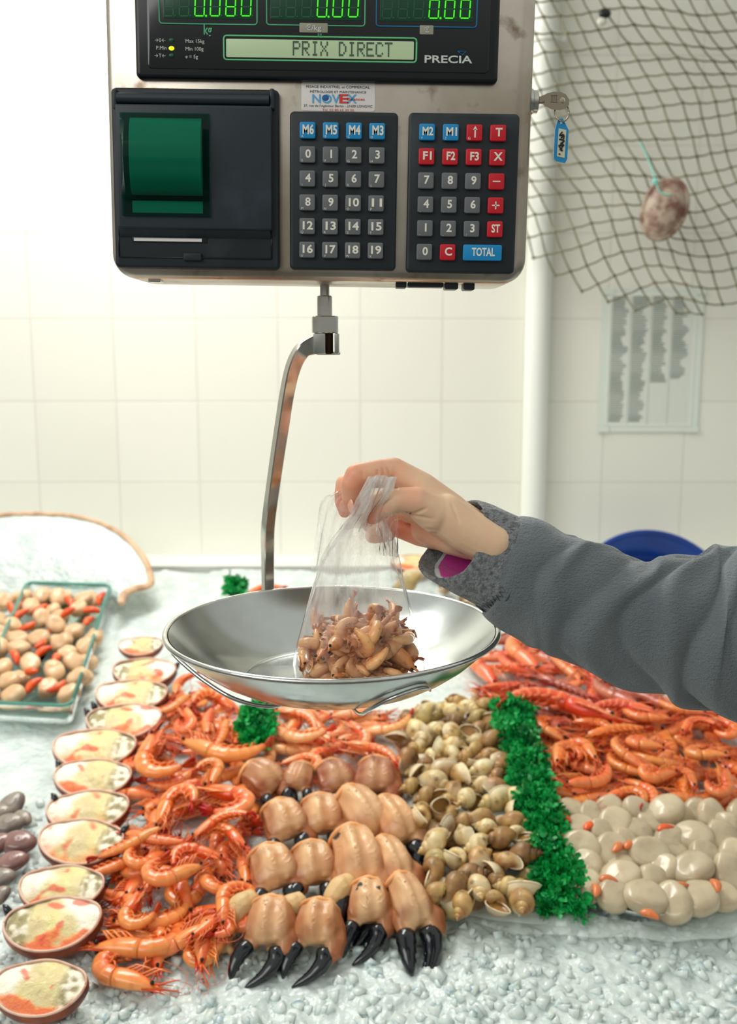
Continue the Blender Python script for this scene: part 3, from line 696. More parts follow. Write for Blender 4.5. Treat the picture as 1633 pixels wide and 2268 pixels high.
prong(-160, [(40, 0.046, -0.049), (34, 0.080, -0.0468), (26, 0.106, -0.0365), (14, 0.119, -0.0255), (5, 0.131, -0.0135), (1, 0.136, -0.008), (-2, 0.135, -0.010)])
prong(80, [(0, 0.046, -0.049), (0, 0.092, -0.0435), (0, 0.109, -0.034), (0, 0.122, -0.024), (0, 0.1335, -0.011)])
# ================================================================ PERSON (only the reaching arm is in the photo)
HX = PY(1030, 1175, 0.80)
per = thing('person', 'person in grey fleece pinching the top of a clear bag over the weighing pan', 'person', Matrix.Translation(HX))
def A(px, py, Y): return PY(px, py, Y)-HX
def cap(mb, joints, n=18):
    """joints: list of (point, radius or (across, deep)); a tapered limb with round ends"""
    for i, (p, r) in enumerate(joints):
        mb.ell(p, (r, r, r), n=n, m=12)
        if i:
            q, rq = joints[i-1]; mb.tube([q, p], [rq, r], n, caps=(True, True))
h = MB()
k = 1/2600.0
# forearm and wrist
cap(h, [(A(1330, 1370, .80), 62*k), (A(1120, 1225, .80), 52*k), (A(1050, 1188, .80), 46*k)])
for dy in (-.012, 0, .012): cap(h, [(A(1090, 1205, .80+dy), 46*k), (A(1030, 1172, .80+dy), 52*k*(1 if dy == 0 else .9)), (A(985, 1140, .80+dy), 50*k*(1 if dy == 0 else .9))])
cap(h, [(A(1040, 1205, .806), 34*k), (A(1000, 1196, .806), 32*k), (A(940, 1172, .812), 30*k)])
# back of the hand / metacarpals
cap(h, [(A(1000, 1130, .800), 36*k), (A(935, 1080, .800), 33*k), (A(872, 1043, .802), 29*k)])
cap(h, [(A(1000, 1140, .812), 34*k), (A(930, 1090, .816), 32*k), (A(872, 1052, .822), 27*k)])
cap(h, [(A(1000, 1160, .822), 32*k), (A(930, 1125, .830), 30*k), (A(880, 1092, .838), 25*k)])
cap(h, [(A(1000, 1185, .826), 28*k), (A(935, 1165, .838), 27*k), (A(885, 1145, .848), 22*k)])
cap(h, [(A(960, 1130, .808), 36*k), (A(910, 1125, .815), 34*k)])
cap(h, [(A(985, 1195, .812), 26*k), (A(930, 1186, .820), 24*k), (A(885, 1170, .83), 22*k)])
# index
cap(h, [(A(872, 1043, .802), 29*k), (A(832, 1044, .795), 24.5*k), (A(790, 1053, .790), 25*k), (A(778, 1072, .789), 22*k), (A(776, 1100, .792), 19*k), (A(786, 1128, .796), 16*k)])
# middle, just behind
cap(h, [(A(872, 1052, .822), 27*k), (A(815, 1058, .818), 24*k), (A(767, 1073, .812), 23.5*k), (A(761, 1092, .810), 20*k), (A(760, 1112, .808), 18*k), (A(764, 1133, .806), 14*k)])
# ring, curled into the palm
cap(h, [(A(880, 1092, .838), 25*k), (A(835, 1112, .842), 22*k), (A(812, 1140, .838), 21*k), (A(822, 1165, .824), 18*k), (A(850, 1176, .812), 16*k)])
# little finger
cap(h, [(A(885, 1145, .848), 22*k), (A(850, 1172, .850), 19*k), (A(826, 1186, .842), 18*k), (A(832, 1188, .828), 16*k), (A(862, 1186, .816), 14*k)])
# thumb with the ball at its root
cap(h, [(A(1000, 1150, .795), 40*k), (A(962, 1136, .785), 42*k), (A(922, 1112, .778), 32*k), (A(880, 1108, .774), 27*k), (A(850, 1122, .774), 24.5*k), (A(826, 1142, .776), 19*k)])
SKY, SKR = lin((238, 205, 170)), lin((240, 146, 116))
KN = [(A(778, 1060, .79), .022, .8), (A(760, 1120, .805), .020, 1.0), (A(786, 1128, .796), .018, 1.0), (A(905, 1100, .775), .016, .6), (A(865, 1045, .802), .020, .6), (A(880, 1190, .82), .024, .95), (A(826, 1142, .775), .016, 1.0),
      (A(815, 1160, .84), .022, .9), (A(935, 1195, .80), .022, .5), (A(830, 1050, .795), .022, .6)]
def skin(co, no):
    t = 0.10
    for c_, r_, w_ in KN: t = max(t, w_*exp(-((co-c_).length/r_)**2))
    t += 0.10*nz(co, 60)+0.06*nz(co, 160)
    c = mixc(SKY, SKR, t)
    v = max(0, nz(co, 45, 3)-.25)*.5
    return mixc(c, lin((205, 172, 150)), v)
hm = remesh(h, 0.00115, 7, skin, 'arm', (), 0.55)
# creases and folds pushed into the surface
CR = [((735+150, 980+158), (735+180, 980+160)), ((880, 1136), (915, 1139)), ((915, 1139), (945, 1126)), ((884, 1142), (935, 1172)), ((935, 1172), (965, 1175)), ((868, 1052), (874, 1080)), ((836, 1040), (838, 1053)), ((848, 1035), (852, 1055)),
      ((800, 1043), (806, 1058)), ((872, 1060), (880, 1085)), ((858, 1035), (866, 1053)), ((905, 1141), (960, 1150)), ((1000, 1115), (1018, 1160))]
CR3 = [(A(a[0], a[1], .78), A(b[0], b[1], .78)) for a, b in CR]
cam_l = Vector((0, 0, CZ))-HX
for v in hm.vertices:
    p = v.co
    if v.normal.y > 0.25 or p.x > .02: continue
    # compare along the line of sight
    d = (p-cam_l); t = (.78-HX.y-cam_l.y)/d.y; q = cam_l+d*t
    for i, (a, b) in enumerate(CR3):
        ab = b-a; u = max(0, min(1, (q-a).dot(ab)/ab.dot(ab))); w_ = (q-(a+ab*u)).length
        if w_ < .0035: v.co = v.co-v.normal*(0.0011*exp(-(w_/.0011)**2)*(1-abs(2*u-1)**3*.7))
M_skin = mat('skin', (230, 190, 160), 0.42, vcol=True, sss=0.22, bump=(700, 0.18, 0.0006), bump2=(160, 0.12, 0.001))
hm.materials.append(M_skin); arm = ob('hand_and_forearm', hm, per)
M_nail = mat('fingernail', (244, 184, 160), 0.18, coat=0.5)
def nail(c, nrm, up, r):
    nrm = nrm.normalized(); up = (up-nrm*up.dot(nrm)).normalized(); M_ = Matrix((nrm.cross(up), up, nrm)).transposed()
    f = MB(); f.ell(c, r, M_, 14, 8); f.build('fingernail', M_nail, per)
nail(A(762, 1124, .8015), Vector((-.15, -.95, -.15)), Vector((.05, 0, -1)), (.0042, .0065, .0012))
nail(A(777, 1120, .7855), Vector((-.75, -.6, 0)), Vector((.25, 0, -1)), (.0040, .0062, .0012))

# ---- fleece sleeve
M_fl_ = mat('grey_fleece', (116, 124, 128), 0.95, sheen=0.35, var=((94, 102, 108), 9, 0.45, 0.7), bump=(900, 0.9, 0.0016, 3), bump2=(260, 0.6, 0.002, 3, (1, 1, 2.4)))
M_cuff = mat('fleece_cuff', (136, 141, 144), 0.95, sheen=0.5, var=((92, 97, 100), 240, 0.45, 0.62), bump=(520, 1.0, 0.0035, 3), bump2=(1400, 0.7, 0.001))
M_mag = mat('magenta_lining', (186, 44, 140), 0.8, sheen=0.4, bump=(900, 0.6, 0.001)); M_whl = mat('white_lining_edge', (190, 200, 200), 0.8)
# centre line and half widths from cuff to elbow
ax = [(1090, 1246, .80, 98), (1106, 1252, .80, 106), (1130, 1262, .80, 118), (1200, 1298, .80, 124), (1290, 1336, .80, 131), (1400, 1378, .80, 138), (1500, 1390, .80, 156), (1580, 1398, .80, 180), (1680, 1400, .79, 196), (1800, 1400, .76, 204), (2050, 1360, .66, 214), (2300, 1290, .52, 220)]
NP = 300; cpts = smooth_path([A(x, y, Y) for x, y, Y, w_ in ax], NP); cw = smooth_path([(w_*k, 0, 0) for *_, w_ in ax], NP)
f = MB(); NK = 150; N = len(cpts); vs = []
T = [(cpts[min(i+2, N-1)]-cpts[max(i-2, 0)]).normalized() for i in range(N)]
def fold(s, a, i):
    # s along (m), a round; folds that run diagonally, as on a bent sleeve
    d = 0.0; t = i/N
    q = Vector((s*1.0, cos(a)*.05, sin(a)*.05))
    # sharp drape ridges
    for (s0, sl_, wd, am, a0_, aw) in ((.058, .050, .010, .0036, 1.35, 1.9), (.088, .055, .009, -.0030, 1.3, 1.8), (.110, .050, .012, .0042, 1.1, 1.9), (.138, .060, .008, -.0052, 1.2, 1.9), (.162, .055, .012, .0052, 1.0, 2.1),
                                      (.190, .066, .008, -.0070, 1.1, 2.0), (.212, .060, .014, .0055, .8, 2.2), (.243, .070, .012, -.0060, .9, 2.2), (.272, .06, .014, .0060, .9, 2.2), (.02, .0, .006, .0016, 0, 9), (.036, .03, .006, -.0022, 1.4, 1.6), (.300, .06, .012, -.006, .9, 2.2)):
        c0 = s0 - sl_*sin(a)*0.9 + .010*sin(2.3*a+s0*60) if True else s0
        env = exp(-((abs(((a-pi/2*0.9)+pi) % (2*pi)-pi))/aw)**4) if aw < 5 else 1
        x = (s-.03-c0)/wd; am *= 1.35
        d += am*(exp(-x*x) if am > 0 else exp(-abs(x)**1.5))*env
    d += 0.0028*nz((s*22+sin(a), cos(a)*1.3, sin(a)*1.3), 1)*min(1, t*8) + 0.0012*nz((s*60, cos(a)*2.5, sin(a)*2.5), 1, 2)
    return d
s_ = 0; SS = [0]
for i in range(1, N): s_ += (cpts[i]-cpts[i-1]).length; SS.append(s_)
for i in range(N):
    # deep: towards the back (+Y); up: across the arm in the picture
    up = Vector((0, 0, 1)); up = (up-T[i]*up.dot(T[i])).normalized(); dp = T[i].cross(up).normalized()
    for kk in range(NK):
        a = 2*pi*kk/NK; r = cw[i].x
        tt = SS[i]
        rr_ = r*(1+.0*a)+fold(tt, a, i)
        # a: 0 = towards the top edge; pi/2 = towards the camera
        vs.append(cpts[i]+up*(cos(a)*rr_)+dp*(-sin(a)*rr_*.72)*(1 if dp.y > 0 else -1))
fs = [[i*NK+q, i*NK+(q+1) % NK, (i+1)*NK+(q+1) % NK, (i+1)*NK+q] for i in range(N-1) for q in range(NK)]
fs.append([(N-1)*NK+q for q in range(NK)]); f.add(vs, fs); f.build('fleece_sleeve', M_fl_, per)
# ---- thick turned cuff: ring of fleece a little wider than the wrist, opening toward the hand
def ringpt(i, rad, a, deep=.74):
    up = Vector((0, 0, 1)); up = (up-T[i]*up.dot(T[i])).normalized(); dp = T[i].cross(up).normalized()
    if dp.y < 0: dp = -dp
    return up*(cos(a)*rad)-dp*(sin(a)*rad*deep)
ctr = [A(1015, 1208, .80), A(1040, 1218, .80), A(1068, 1232, .80), A(1094, 1246, .80)]
ax_t = (ctr[3]-ctr[0]).normalized()
f = MB(); prof = [(-.016, 96, 0), (-.018, 100, 0), (-.014, 105, 0), (-.004, 107, 0), (.008, 107, 0), (.016, 107.5, 0), (.024, 109, 0), (.032, 111, 0), (.040, 112, 0), (.045, 112, 0), (.048, 106, 0)]
inner = [(.030, 98, 0), (.010, 97, 0), (-.006, 95, 0), (-.012, 94, 0)]
def cuff_ring(off, w_, lo):
    c_ = A(1050, 1224, .80)+ax_t*off; out = []
    up = Vector((0, 0, 1)); up = (up-ax_t*up.dot(ax_t)).normalized(); dp = up.cross(ax_t).normalized()
    if dp.y < 0: dp = -dp
    for kk in range(120):
        a = 2*pi*kk/120
        # lower side flares out toward the hand
        fl = max(0, -cos(a))**2
        r = w_*k*(1+.03*sin(3*a+1)+.015*sin(7*a))
        p = c_+up*(cos(a)*r)-dp*(sin(a)*r*.72)-ax_t*(fl*.015*max(0, min(1, 1-(off+.01)/.045)))+up*(fl*.004)+ax_t*(.014*sin(a)*max(0, min(1, 1-(off+.018)/.055)))
        n_ = (p-c_).normalized(); p += n_*(.0010*nz(p, 300)+.0014*nz(p, 90))
        out.append(p)
    return out
rings = [cuff_ring(*q) for q in prof]; rin = [cuff_ring(*q) for q in inner]
allr = rin[::-1][::-1][::1]
allr = rin + []                                # from deep inside forwards, then round the lip and back outside
seq = rin+rings
vs = [p for r_ in seq for p in r_]; n = 120
f.add(vs, [[i*n+q, i*n+(q+1) % n, (i+1)*n+(q+1) % n, (i+1)*n+q] for i in range(len(seq)-1) for q in range(n)])
me = f.mesh('cuff', [M_cuff]); co = ob('cuff', me, per); sb = co.modifiers.new('s', 'SUBSURF'); sb.levels = 2; sb.render_levels = 2
M_st = mat('dark_stitching', (84, 90, 94), 0.9)
f = MB(); r1, r2 = cuff_ring(.024, 110.5, 0), cuff_ring(.030, 112.5, 0)
zz_ = [(r1 if i % 2 else r2)[i % 120] for i in range(121)]
f.tube(zz_, .00055, 5); f.tube(cuff_ring(.0345, 113, 0)+[cuff_ring(.0345, 113, 0)[0]], .0008, 5); f.build('zigzag_seam', M_st, co)
def band(off0, off1, w_, name, m_, parent=per):
    f = MB(); a_, b_ = cuff_ring(off0, w_, 0), cuff_ring(off1, w_-1, 0); c_ = cuff_ring(off1, w_-7, 0); d_ = cuff_ring(off0, w_-7, 0)
    vs = a_+b_+c_+d_; f.add(vs, [[i*n+q, i*n+(q+1) % n, ((i+1) % 4)*n+(q+1) % n, ((i+1) % 4)*n+q] for i in range(4) for q in range(n)]); return f.build(name, m_, parent)
band(-.004, .05, 89, 'magenta_under_sleeve', M_mag); band(-.006, .05, 93, 'white_lining', M_whl)
# ================================================================ SEAFOOD: one of each kind
M_pr = mat('prawn_shell', (240, 120, 50), 0.26, vcol=True, rnd=0.10, hrnd=0.008, sss=0.12, coat=0.35, var=((246, 150, 92), 90, 0.62, 0.82), bump=(180, 0.15, 0.001))
M_eye = mat('prawn_eye', (16, 16, 18), 0.12)
M_feel = mat('prawn_feeler', (226, 104, 62), 0.4, rnd=0.1)
OR, OR2, PALE, RED, WH = lin((226, 86, 12)), lin((190, 52, 8)), lin((246, 158, 88)), lin((180, 20, 22)), lin((255, 214, 180))
PINK, PINK2, PALE2 = lin((238, 112, 40)), lin((224, 78, 24)), lin((250, 186, 126))
GAM, GAM2, PALE3 = lin((224, 76, 30)), lin((194, 46, 26)), lin((244, 150, 100))
DK, DK2, PALE4 = lin((160, 50, 42)), lin((120, 34, 34)), lin((206, 120, 96))
def prawn_proto(curl, L=0.125, rm=0.0105, pal=(OR, OR2, PALE), legs=True, seed=0, tailc=RED, feel=True, hi=True, nseg=14, tuck=0.0):
    rg = random.Random(seed)
    # spine in the XY plane, head pointing to +X, belly towards +Y, curling round to +Y
    nc, na = (10, 30) if hi else (6, 18)
    Lc, La = L*.40, L*.60
    pts = []; th = 0.0; p = Vector((0, 0, 0))
    head = []
    for i in range(nc+1):
        head.append(Vector((Lc*(1-i/nc), 0.004*sin(i/nc*2.2)*L/.12, 0)))
    # abdomen continues towards -X, curling to +Y
    ab = [Vector((0, 0.004*sin(2.2)*L/.12, 0))]; ang = pi
    for i in range(na):
        t = (i+.5)/na; kx = curl*(0.5+1.0*sin(min(1, t*1.15)*pi)**1.0)
        ang -= kx/na; ab.append(ab[-1]+Vector((cos(ang), sin(ang), 0))*(La/na)*(1.0))
    out = []
    base, dark, pale = pal
    # carapace
    cr = [interp([0, .12, .3, .55, .85, 1], [.10, .34, .66, .95, 1.04, .98], i/nc)*rm for i in range(nc+1)]
    def cc(t, a):   # a=0 -> normal side. back is dorsal
        dors = -cos(a); 
        c = mixc(pale, base, .5+.5*dors*1.1+.25*nz((t*4, a*.8, seed), 1))
        c = mixc(c, dark, .5*max(0, nz((t*5, cos(a)*2, seed+3), 1)+.1))
        return mixc(c, dark, .5*max(0, 1-t*4))
    f = MB(); f.tube(head, [(r*1.08, r*.88) for r in cr], nseg, B=(0, 0, 1), col=cc)
    # rostrum
    r0 = head[1]; f.tube([head[3]+Vector((0, -cr[3]*.9, 0)), head[0]+Vector((0.004, -rm*.35, 0)), head[0]+Vector((L*.10, -rm*.55, 0))], [(rm*.2, rm*.12), (rm*.15, rm*.09), 0.0002], 6, B=(0, 0, 1), col=dark)
    f.tube([head[1], head[0]+Vector((L*.05, rm*.1, 0))], [(rm*.28, rm*.35), (rm*.10, rm*.2)], 6, B=(0, 0, 1), col=base)
    out.append(('carapace', f.mesh('carapace', [M_pr]), []))
    # abdomen with six overlapping rings
    f = MB(); rad = []; n_ = len(ab)
    for i in range(n_):
        t = i/(n_-1); sgt = (t*6) % 1.0
        r = rm*interp([0, .25, .6, .88, 1], [1.02, .98, .80, .52, .36], t)*(0.955+0.085*sgt**1.5)
        rad.append((r*1.12, r*.90))
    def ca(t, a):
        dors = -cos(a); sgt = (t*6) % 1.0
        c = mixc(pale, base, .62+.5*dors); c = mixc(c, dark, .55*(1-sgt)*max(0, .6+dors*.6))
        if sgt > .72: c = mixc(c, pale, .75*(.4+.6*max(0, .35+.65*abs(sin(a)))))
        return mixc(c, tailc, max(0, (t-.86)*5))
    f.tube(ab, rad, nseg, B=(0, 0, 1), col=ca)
    # swimmerets: little flaps along the belly
    for i in range(5):
        j = int((i+.6)/6*(n_-1)); tt = (ab[j+1]-ab[j]).normalized(); nn = Vector((0, 0, 1)).cross(tt)
        if nn.dot(Vector((0, 1, 0)))*1 < 0 and curl < .3: nn = -nn
        nn = Vector((tt.y, -tt.x, 0))    # inside of the bend
        for s_ in (-1, 1):
            q = ab[j]+nn*rad[j][0]*.75+Vector((0, 0, s_*rad[j][1]*.5))
            f.tube([q, q+nn*rm*.45+tt*rm*.5, q+nn*rm*.55+tt*rm*1.0], [(rm*.12, rm*.3), (rm*.1, rm*.26), (rm*.03, rm*.1)], 6, B=(0, 0, 1), col=mixc(base, pale, .4))
    out.append(('abdomen', f.mesh('abdomen', [M_pr]), []))
    # tail fan
    f = MB(); e_ = ab[-1]; tt = (ab[-1]-ab[-2]).normalized(); sd = Vector((0, 0, 1)); dn = Vector((-tt.y, tt.x, 0))
    for sp_, ln in ((0, .16), (.35, .17), (-.35, .17), (.7, .15), (-.7, .15)):
        d = (tt+sd*sp_*.55+dn*rg.uniform(-.12, .12)).normalized()
        f.tube([e_, e_+d*L*ln*.5, e_+d*L*ln*.9, e_+d*L*ln], [(rm*.10, rm*.16), (rm*.10, rm*.34), (rm*.07, rm*.28), (rm*.02, rm*.08)], 6, B=(sd-d*sd.dot(d)), col=lambda t, a: mixc(base, tailc, .35+.9*t))
    out.append(('tail_fan', f.mesh('tail_fan', [M_pr]), []))
    if legs:
        f = MB()
        for i in range(5):
            t = .35+.14*i; hx = Lc*(1-t)
            for s_ in (-1, 1):
                q = Vector((hx, rm*.75, s_*rm*.4)); ln = L*(.20+.03*rg.random()); sw = rg.uniform(-.2, .5)
                k_ = q+Vector((ln*.45+sw*ln*.2, ln*.32, s_*rm*.5)); e2 = k_+Vector((ln*.55, ln*rg.uniform(-.12, .18), -s_*rm*.2))
                f.tube([q, k_, e2], [rm*.15, rm*.11, rm*.03], 5, col=mixc(base, pale, .55))
        out.append(('leg_fringe', f.mesh('leg_fringe', [M_pr]), []))
    if feel:
        for s_ in (-1, 1):
            f = MB(); q = head[0]+Vector((.002, 0, s_*.001)); d1 = rg.uniform(.2, .9); pts_ = smooth_path([q, q+Vector((L*.2, L*.03*s_, .002)), q+Vector((L*(.35-.3*d1), L*(.28)*d1, .004)), q+Vector((L*(-.15-.5*d1), L*(.42)*d1, .002))], 14)
            f.tube(pts_, [0.0005*(1-.6*i/14) for i in range(15)], 4, col=base)
            f.tube([head[1]+Vector((0, 0, s_*rm*.15)), q+Vector((L*.10, rm*.8, s_*rm*.5)), q+Vector((L*.17, rm*1.0, s_*rm*.7))], [rm*.13, rm*.10, rm*.02], 5, col=mixc(base, pale, .3))
            out.append(('feeler', f.mesh('feeler', [M_feel]), []))
    for s_ in (-1, 1):
        f = MB(); f.ell(head[2 if hi else 1]+Vector((L*.035, -rm*.05, s_*rm*.52)), (rm*.23, rm*.23, rm*.23), n=8, m=6)
        out.append(('eye', f.mesh('eye', [M_eye]), []))
    return out
PRW = {
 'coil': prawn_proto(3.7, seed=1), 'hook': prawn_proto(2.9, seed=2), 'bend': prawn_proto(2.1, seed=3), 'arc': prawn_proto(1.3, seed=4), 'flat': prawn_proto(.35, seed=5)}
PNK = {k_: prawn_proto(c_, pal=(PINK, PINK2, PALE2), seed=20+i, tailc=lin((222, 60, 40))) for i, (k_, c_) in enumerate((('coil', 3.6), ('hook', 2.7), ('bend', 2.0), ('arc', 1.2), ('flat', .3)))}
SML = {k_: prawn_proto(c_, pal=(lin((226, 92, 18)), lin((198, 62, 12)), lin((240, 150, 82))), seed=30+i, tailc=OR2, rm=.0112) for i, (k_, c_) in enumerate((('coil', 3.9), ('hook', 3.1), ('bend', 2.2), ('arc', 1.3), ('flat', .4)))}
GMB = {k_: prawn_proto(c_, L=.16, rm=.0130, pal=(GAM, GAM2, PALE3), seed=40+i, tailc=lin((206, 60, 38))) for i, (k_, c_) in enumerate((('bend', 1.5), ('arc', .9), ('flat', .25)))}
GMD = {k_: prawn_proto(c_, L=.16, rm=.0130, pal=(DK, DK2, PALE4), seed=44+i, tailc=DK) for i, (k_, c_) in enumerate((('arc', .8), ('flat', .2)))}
M_gs = mat('brown_shrimp_shell', (176, 112, 66), 0.35, vcol=True, rnd=0.12, sss=0.1, coat=0.4, var=((120, 66, 34), 160, 0.62, 0.8))
def reskin(proto, m_):
    return [(n_, (lambda c: (c.materials.clear(), c.materials.append(m_), c)[2])(me.copy()) if n_ != 'eye' else me, s_) for n_, me, s_ in proto]
BRN = [reskin(prawn_proto(c_, L=.052, rm=.0062, legs=(i == 1), pal=(lin((214, 132, 68)), lin((164, 88, 42)), lin((238, 182, 124))), seed=60+i, tailc=lin((150, 80, 40)), feel=False, hi=False, nseg=10), M_gs) for i, c_ in enumerate((3.4, 2.6, 2.0, 3.0))]

# ---------------- crab claws
M_cl = mat('crab_claw', (205, 150, 100), 0.36, vcol=True, rnd=0.08, coat=0.15, bump=(260, 0.12, 0.0006), var=((172, 106, 64), 28, 0.56, 0.76))
M_tip = mat('claw_black', (12, 18, 24), 0.16, coat=0.5, bump=(160, 0.2, 0.0008))
M_jt = mat('claw_joint', (232, 164, 104), 0.35, rnd=0.05)
M_seg = mat('claw_wrist_cream', (214, 180, 126), 0.5, bump=(180, 0.6, 0.0015), var=((176, 130, 80), 60, 0.5, 0.7), rnd=.06)
def claw_proto(wide=1.0, red=0.0, spots=0, seg=False, seed=0, spread=1.0):
    rg = random.Random(seed); L = .078; out = []
    f = MB(); N = 22; pts = []; rad = []
    for i in range(N+1):
        t = i/N; pts.append(Vector((L*(-.30+.66*t), L*wide*(-.03+.10*t), L*.05*sin(t*pi))))
        w_ = interp([0, .05, .15, .3, .5, .7, .85, .95, 1], [.23, .26, .29, .32, .355, .385, .36, .28, .15], t)*wide
        h_ = interp([0, .05, .15, .3, .5, .7, .85, .95, 1], [.19, .22, .25, .28, .29, .27, .22, .15, .08], t)
        rad.append((L*w_, L*h_))
    f.tube(pts, rad, 7, B=(0, 0, 1))
    # two stout lobes the fingers grow from
    f.tube([Vector((L*.08, -L*.12*wide, 0)), Vector((L*.26, -L*.17*wide, 0)), Vector((L*.44, -L*.235*wide, -.001))], [L*.20*wide, L*.150, L*.080], 14)
    f.tube([Vector((L*.06, L*.20*wide, 0)), Vector((L*.28, L*.30*wide, -.001)), Vector((L*.44, L*.29*wide, -.003)), Vector((L*.54, L*.22*wide, -.006))], [L*.20*wide, L*.165, L*.125, L*.07], 14)
    f.ell(Vector((L*.27, L*.13*wide, L*.13)), (L*.10, L*.07, L*.06))
    b1, b2, b3, b4 = lin((204, 148, 100)), lin((158, 92, 54)), lin((232, 188, 140)), lin((140, 62, 48))
    sp_ = [(Vector((rg.uniform(-.3, .25)*L, rg.uniform(-.2, .2)*L, .25*L)), rg.uniform(.002, .0038)) for _ in range(spots)]
    def cf(co, no):
        ridge = nz(co, 30, seed); side = abs(co.y)/(L*.36)
        yy = co.y/(L*wide); c = mixc(b3, b1, .75+.9*ridge+.3*side-.8*exp(-((yy+.10)/.08)**2)-.5*exp(-((yy-.17)/.07)**2)); c = mixc(c, b2, max(0, side-.35)*1.5+.8*max(0, nz(co, 55, seed+2))+.35*max(0, co.x/L))
        c = mixc(c, b4, red*(.55+.5*nz(co, 25, seed+5)))
        if co.x < -L*.235: c = mixc(c, lin((238, 176, 116)), .6)
        for q, r_ in sp_:
            if (Vector((co.x, co.y))-Vector((q.x, q.y))).length < r_ and no.z > 0: c = lin((40, 48, 52))
        return c
    me = remesh(f, .0013, 4, cf, 'palm', (M_cl,), .5)
    for v_ in me.vertices:
        y_ = v_.co.y/(L*wide); x_ = v_.co.x/L; up_ = max(0, v_.normal.z+.3)
        e_ = min(1, max(0, (x_+.30)/.12))
        rd_ = .0022*exp(-((y_+.06-.16*x_)/.075)**2)+.0016*exp(-((y_-.17-.10*x_)/.06)**2)-.0005*exp(-((y_-.03)/.07)**2)-.0010*exp(-((y_+.24)/.05)**2)
        v_.co += v_.normal*(rd_*up_*e_+.0007*nz(v_.co, 90, seed)+.0012*nz(v_.co, 35, seed+1))
    out.append(('palm', me, []))
    # rolled rim at the cut joint
    f = MB()
    for (x, r_, zz_) in ((-.27, .275, .0), (-.31, .225, .0)):
        f.tube([Vector((L*x+L*.05*abs(cos(a)), L*r_*wide*cos(a)-L*.02, L*(.0+zz_)+L*r_*.86*sin(a))) for a in [pi*j/16 for j in range(-3, 20)]], .0022, 8)
    f.ell((-L*.31, -L*.02, L*.02), (L*.06, L*.15*wide, L*.12)); out.append(('joint_rim', f.mesh('joint_rim', [M_jt]), []))
    def finger(path, r0, nm):
        f = MB(); pp = smooth_path(path, 16); rr_ = [(r0*interp([0, .15, .5, .85, 1], [.8, 1, .82, .45, .12], i/16)*(1+.05*sin(i*1.9)), r0*1.05*interp([0, .15, .5, .85, 1], [.8, 1, .8, .45, .12], i/16)) for i in range(17)]
        f.tube(pp, rr_, 12, B=(0, 0, 1))
        for i in (5, 8, 11): 
            side = Vector((0, 1 if path[0][1] < 0 else -1, 0)); f.ell(pp[i]+side*rr_[i][0]*.75, (r0*.3, r0*.28, r0*.35), n=8, m=6)
        out.append((nm, f.mesh(nm, [M_tip]), []))
    s1 = spread
    finger([Vector((L*.38, -L*.22*wide, 0)), Vector((L*.54, -L*(.28*s1)*wide, -.001)), Vector((L*.72, -L*.33*s1*wide, -.004)), Vector((L*.88, -L*.34*s1*wide, -.008))], L*.118, 'fixed_finger')
    finger([Vector((L*.40, L*.16*wide, .000)), Vector((L*.58, L*.17*wide, -.003)), Vector((L*.78, L*.04*wide, -.007)), Vector((L*.97, -L*.20*wide, -.011))], L*.128, 'movable_finger')
    if seg:
        f = MB(); y_ = -L*.52*wide
        f.tube(smooth_path([(-L*.42, -L*.30*wide, -.004), (-L*.15, y_, -.006), (L*.12, y_-.006, -.010)], 12), [L*interp([0, .3, .7, 1], [.12, .20, .17, .10], i/12) for i in range(13)], 12)
        f2 = remesh(f, .0016, 3, None, 'arm_segment', (M_seg,))
        f = MB(); f.tube([(L*.10, y_-.006, -.010), (L*.17, y_-.007, -.011)], [L*.15, L*.14], 12); f.tube([(L*.17, y_-.007, -.011), (L*.36, y_-.006, -.014)], [L*.12, L*.09], 12); f.ell((L*.36, y_-.007, -.013), (L*.11, L*.10, L*.10))
        f.ell((L*.42, y_+.002, -.013), (L*.06, L*.05, L*.05))
        me2 = remesh(f, .0016, 2, None, 'knuckle', (M_seg,))
        out.append(('arm_segment', f2, [('knuckle', me2)]))
    return out
CL = dict(std=claw_proto(seed=1), std2=claw_proto(seed=2, spread=1.1), nar=claw_proto(.66, seed=3), narsp=claw_proto(.72, spots=2, seed=4), red=claw_proto(1.0, .9, seed=5), red2=claw_proto(.95, .45, seed=6),
          wsp=claw_proto(.92, spots=5, seed=7, seg=True), seg=claw_proto(1.0, seg=True, seed=8), seg2=claw_proto(.98, .12, seg=True, seed=9, spread=1.15))

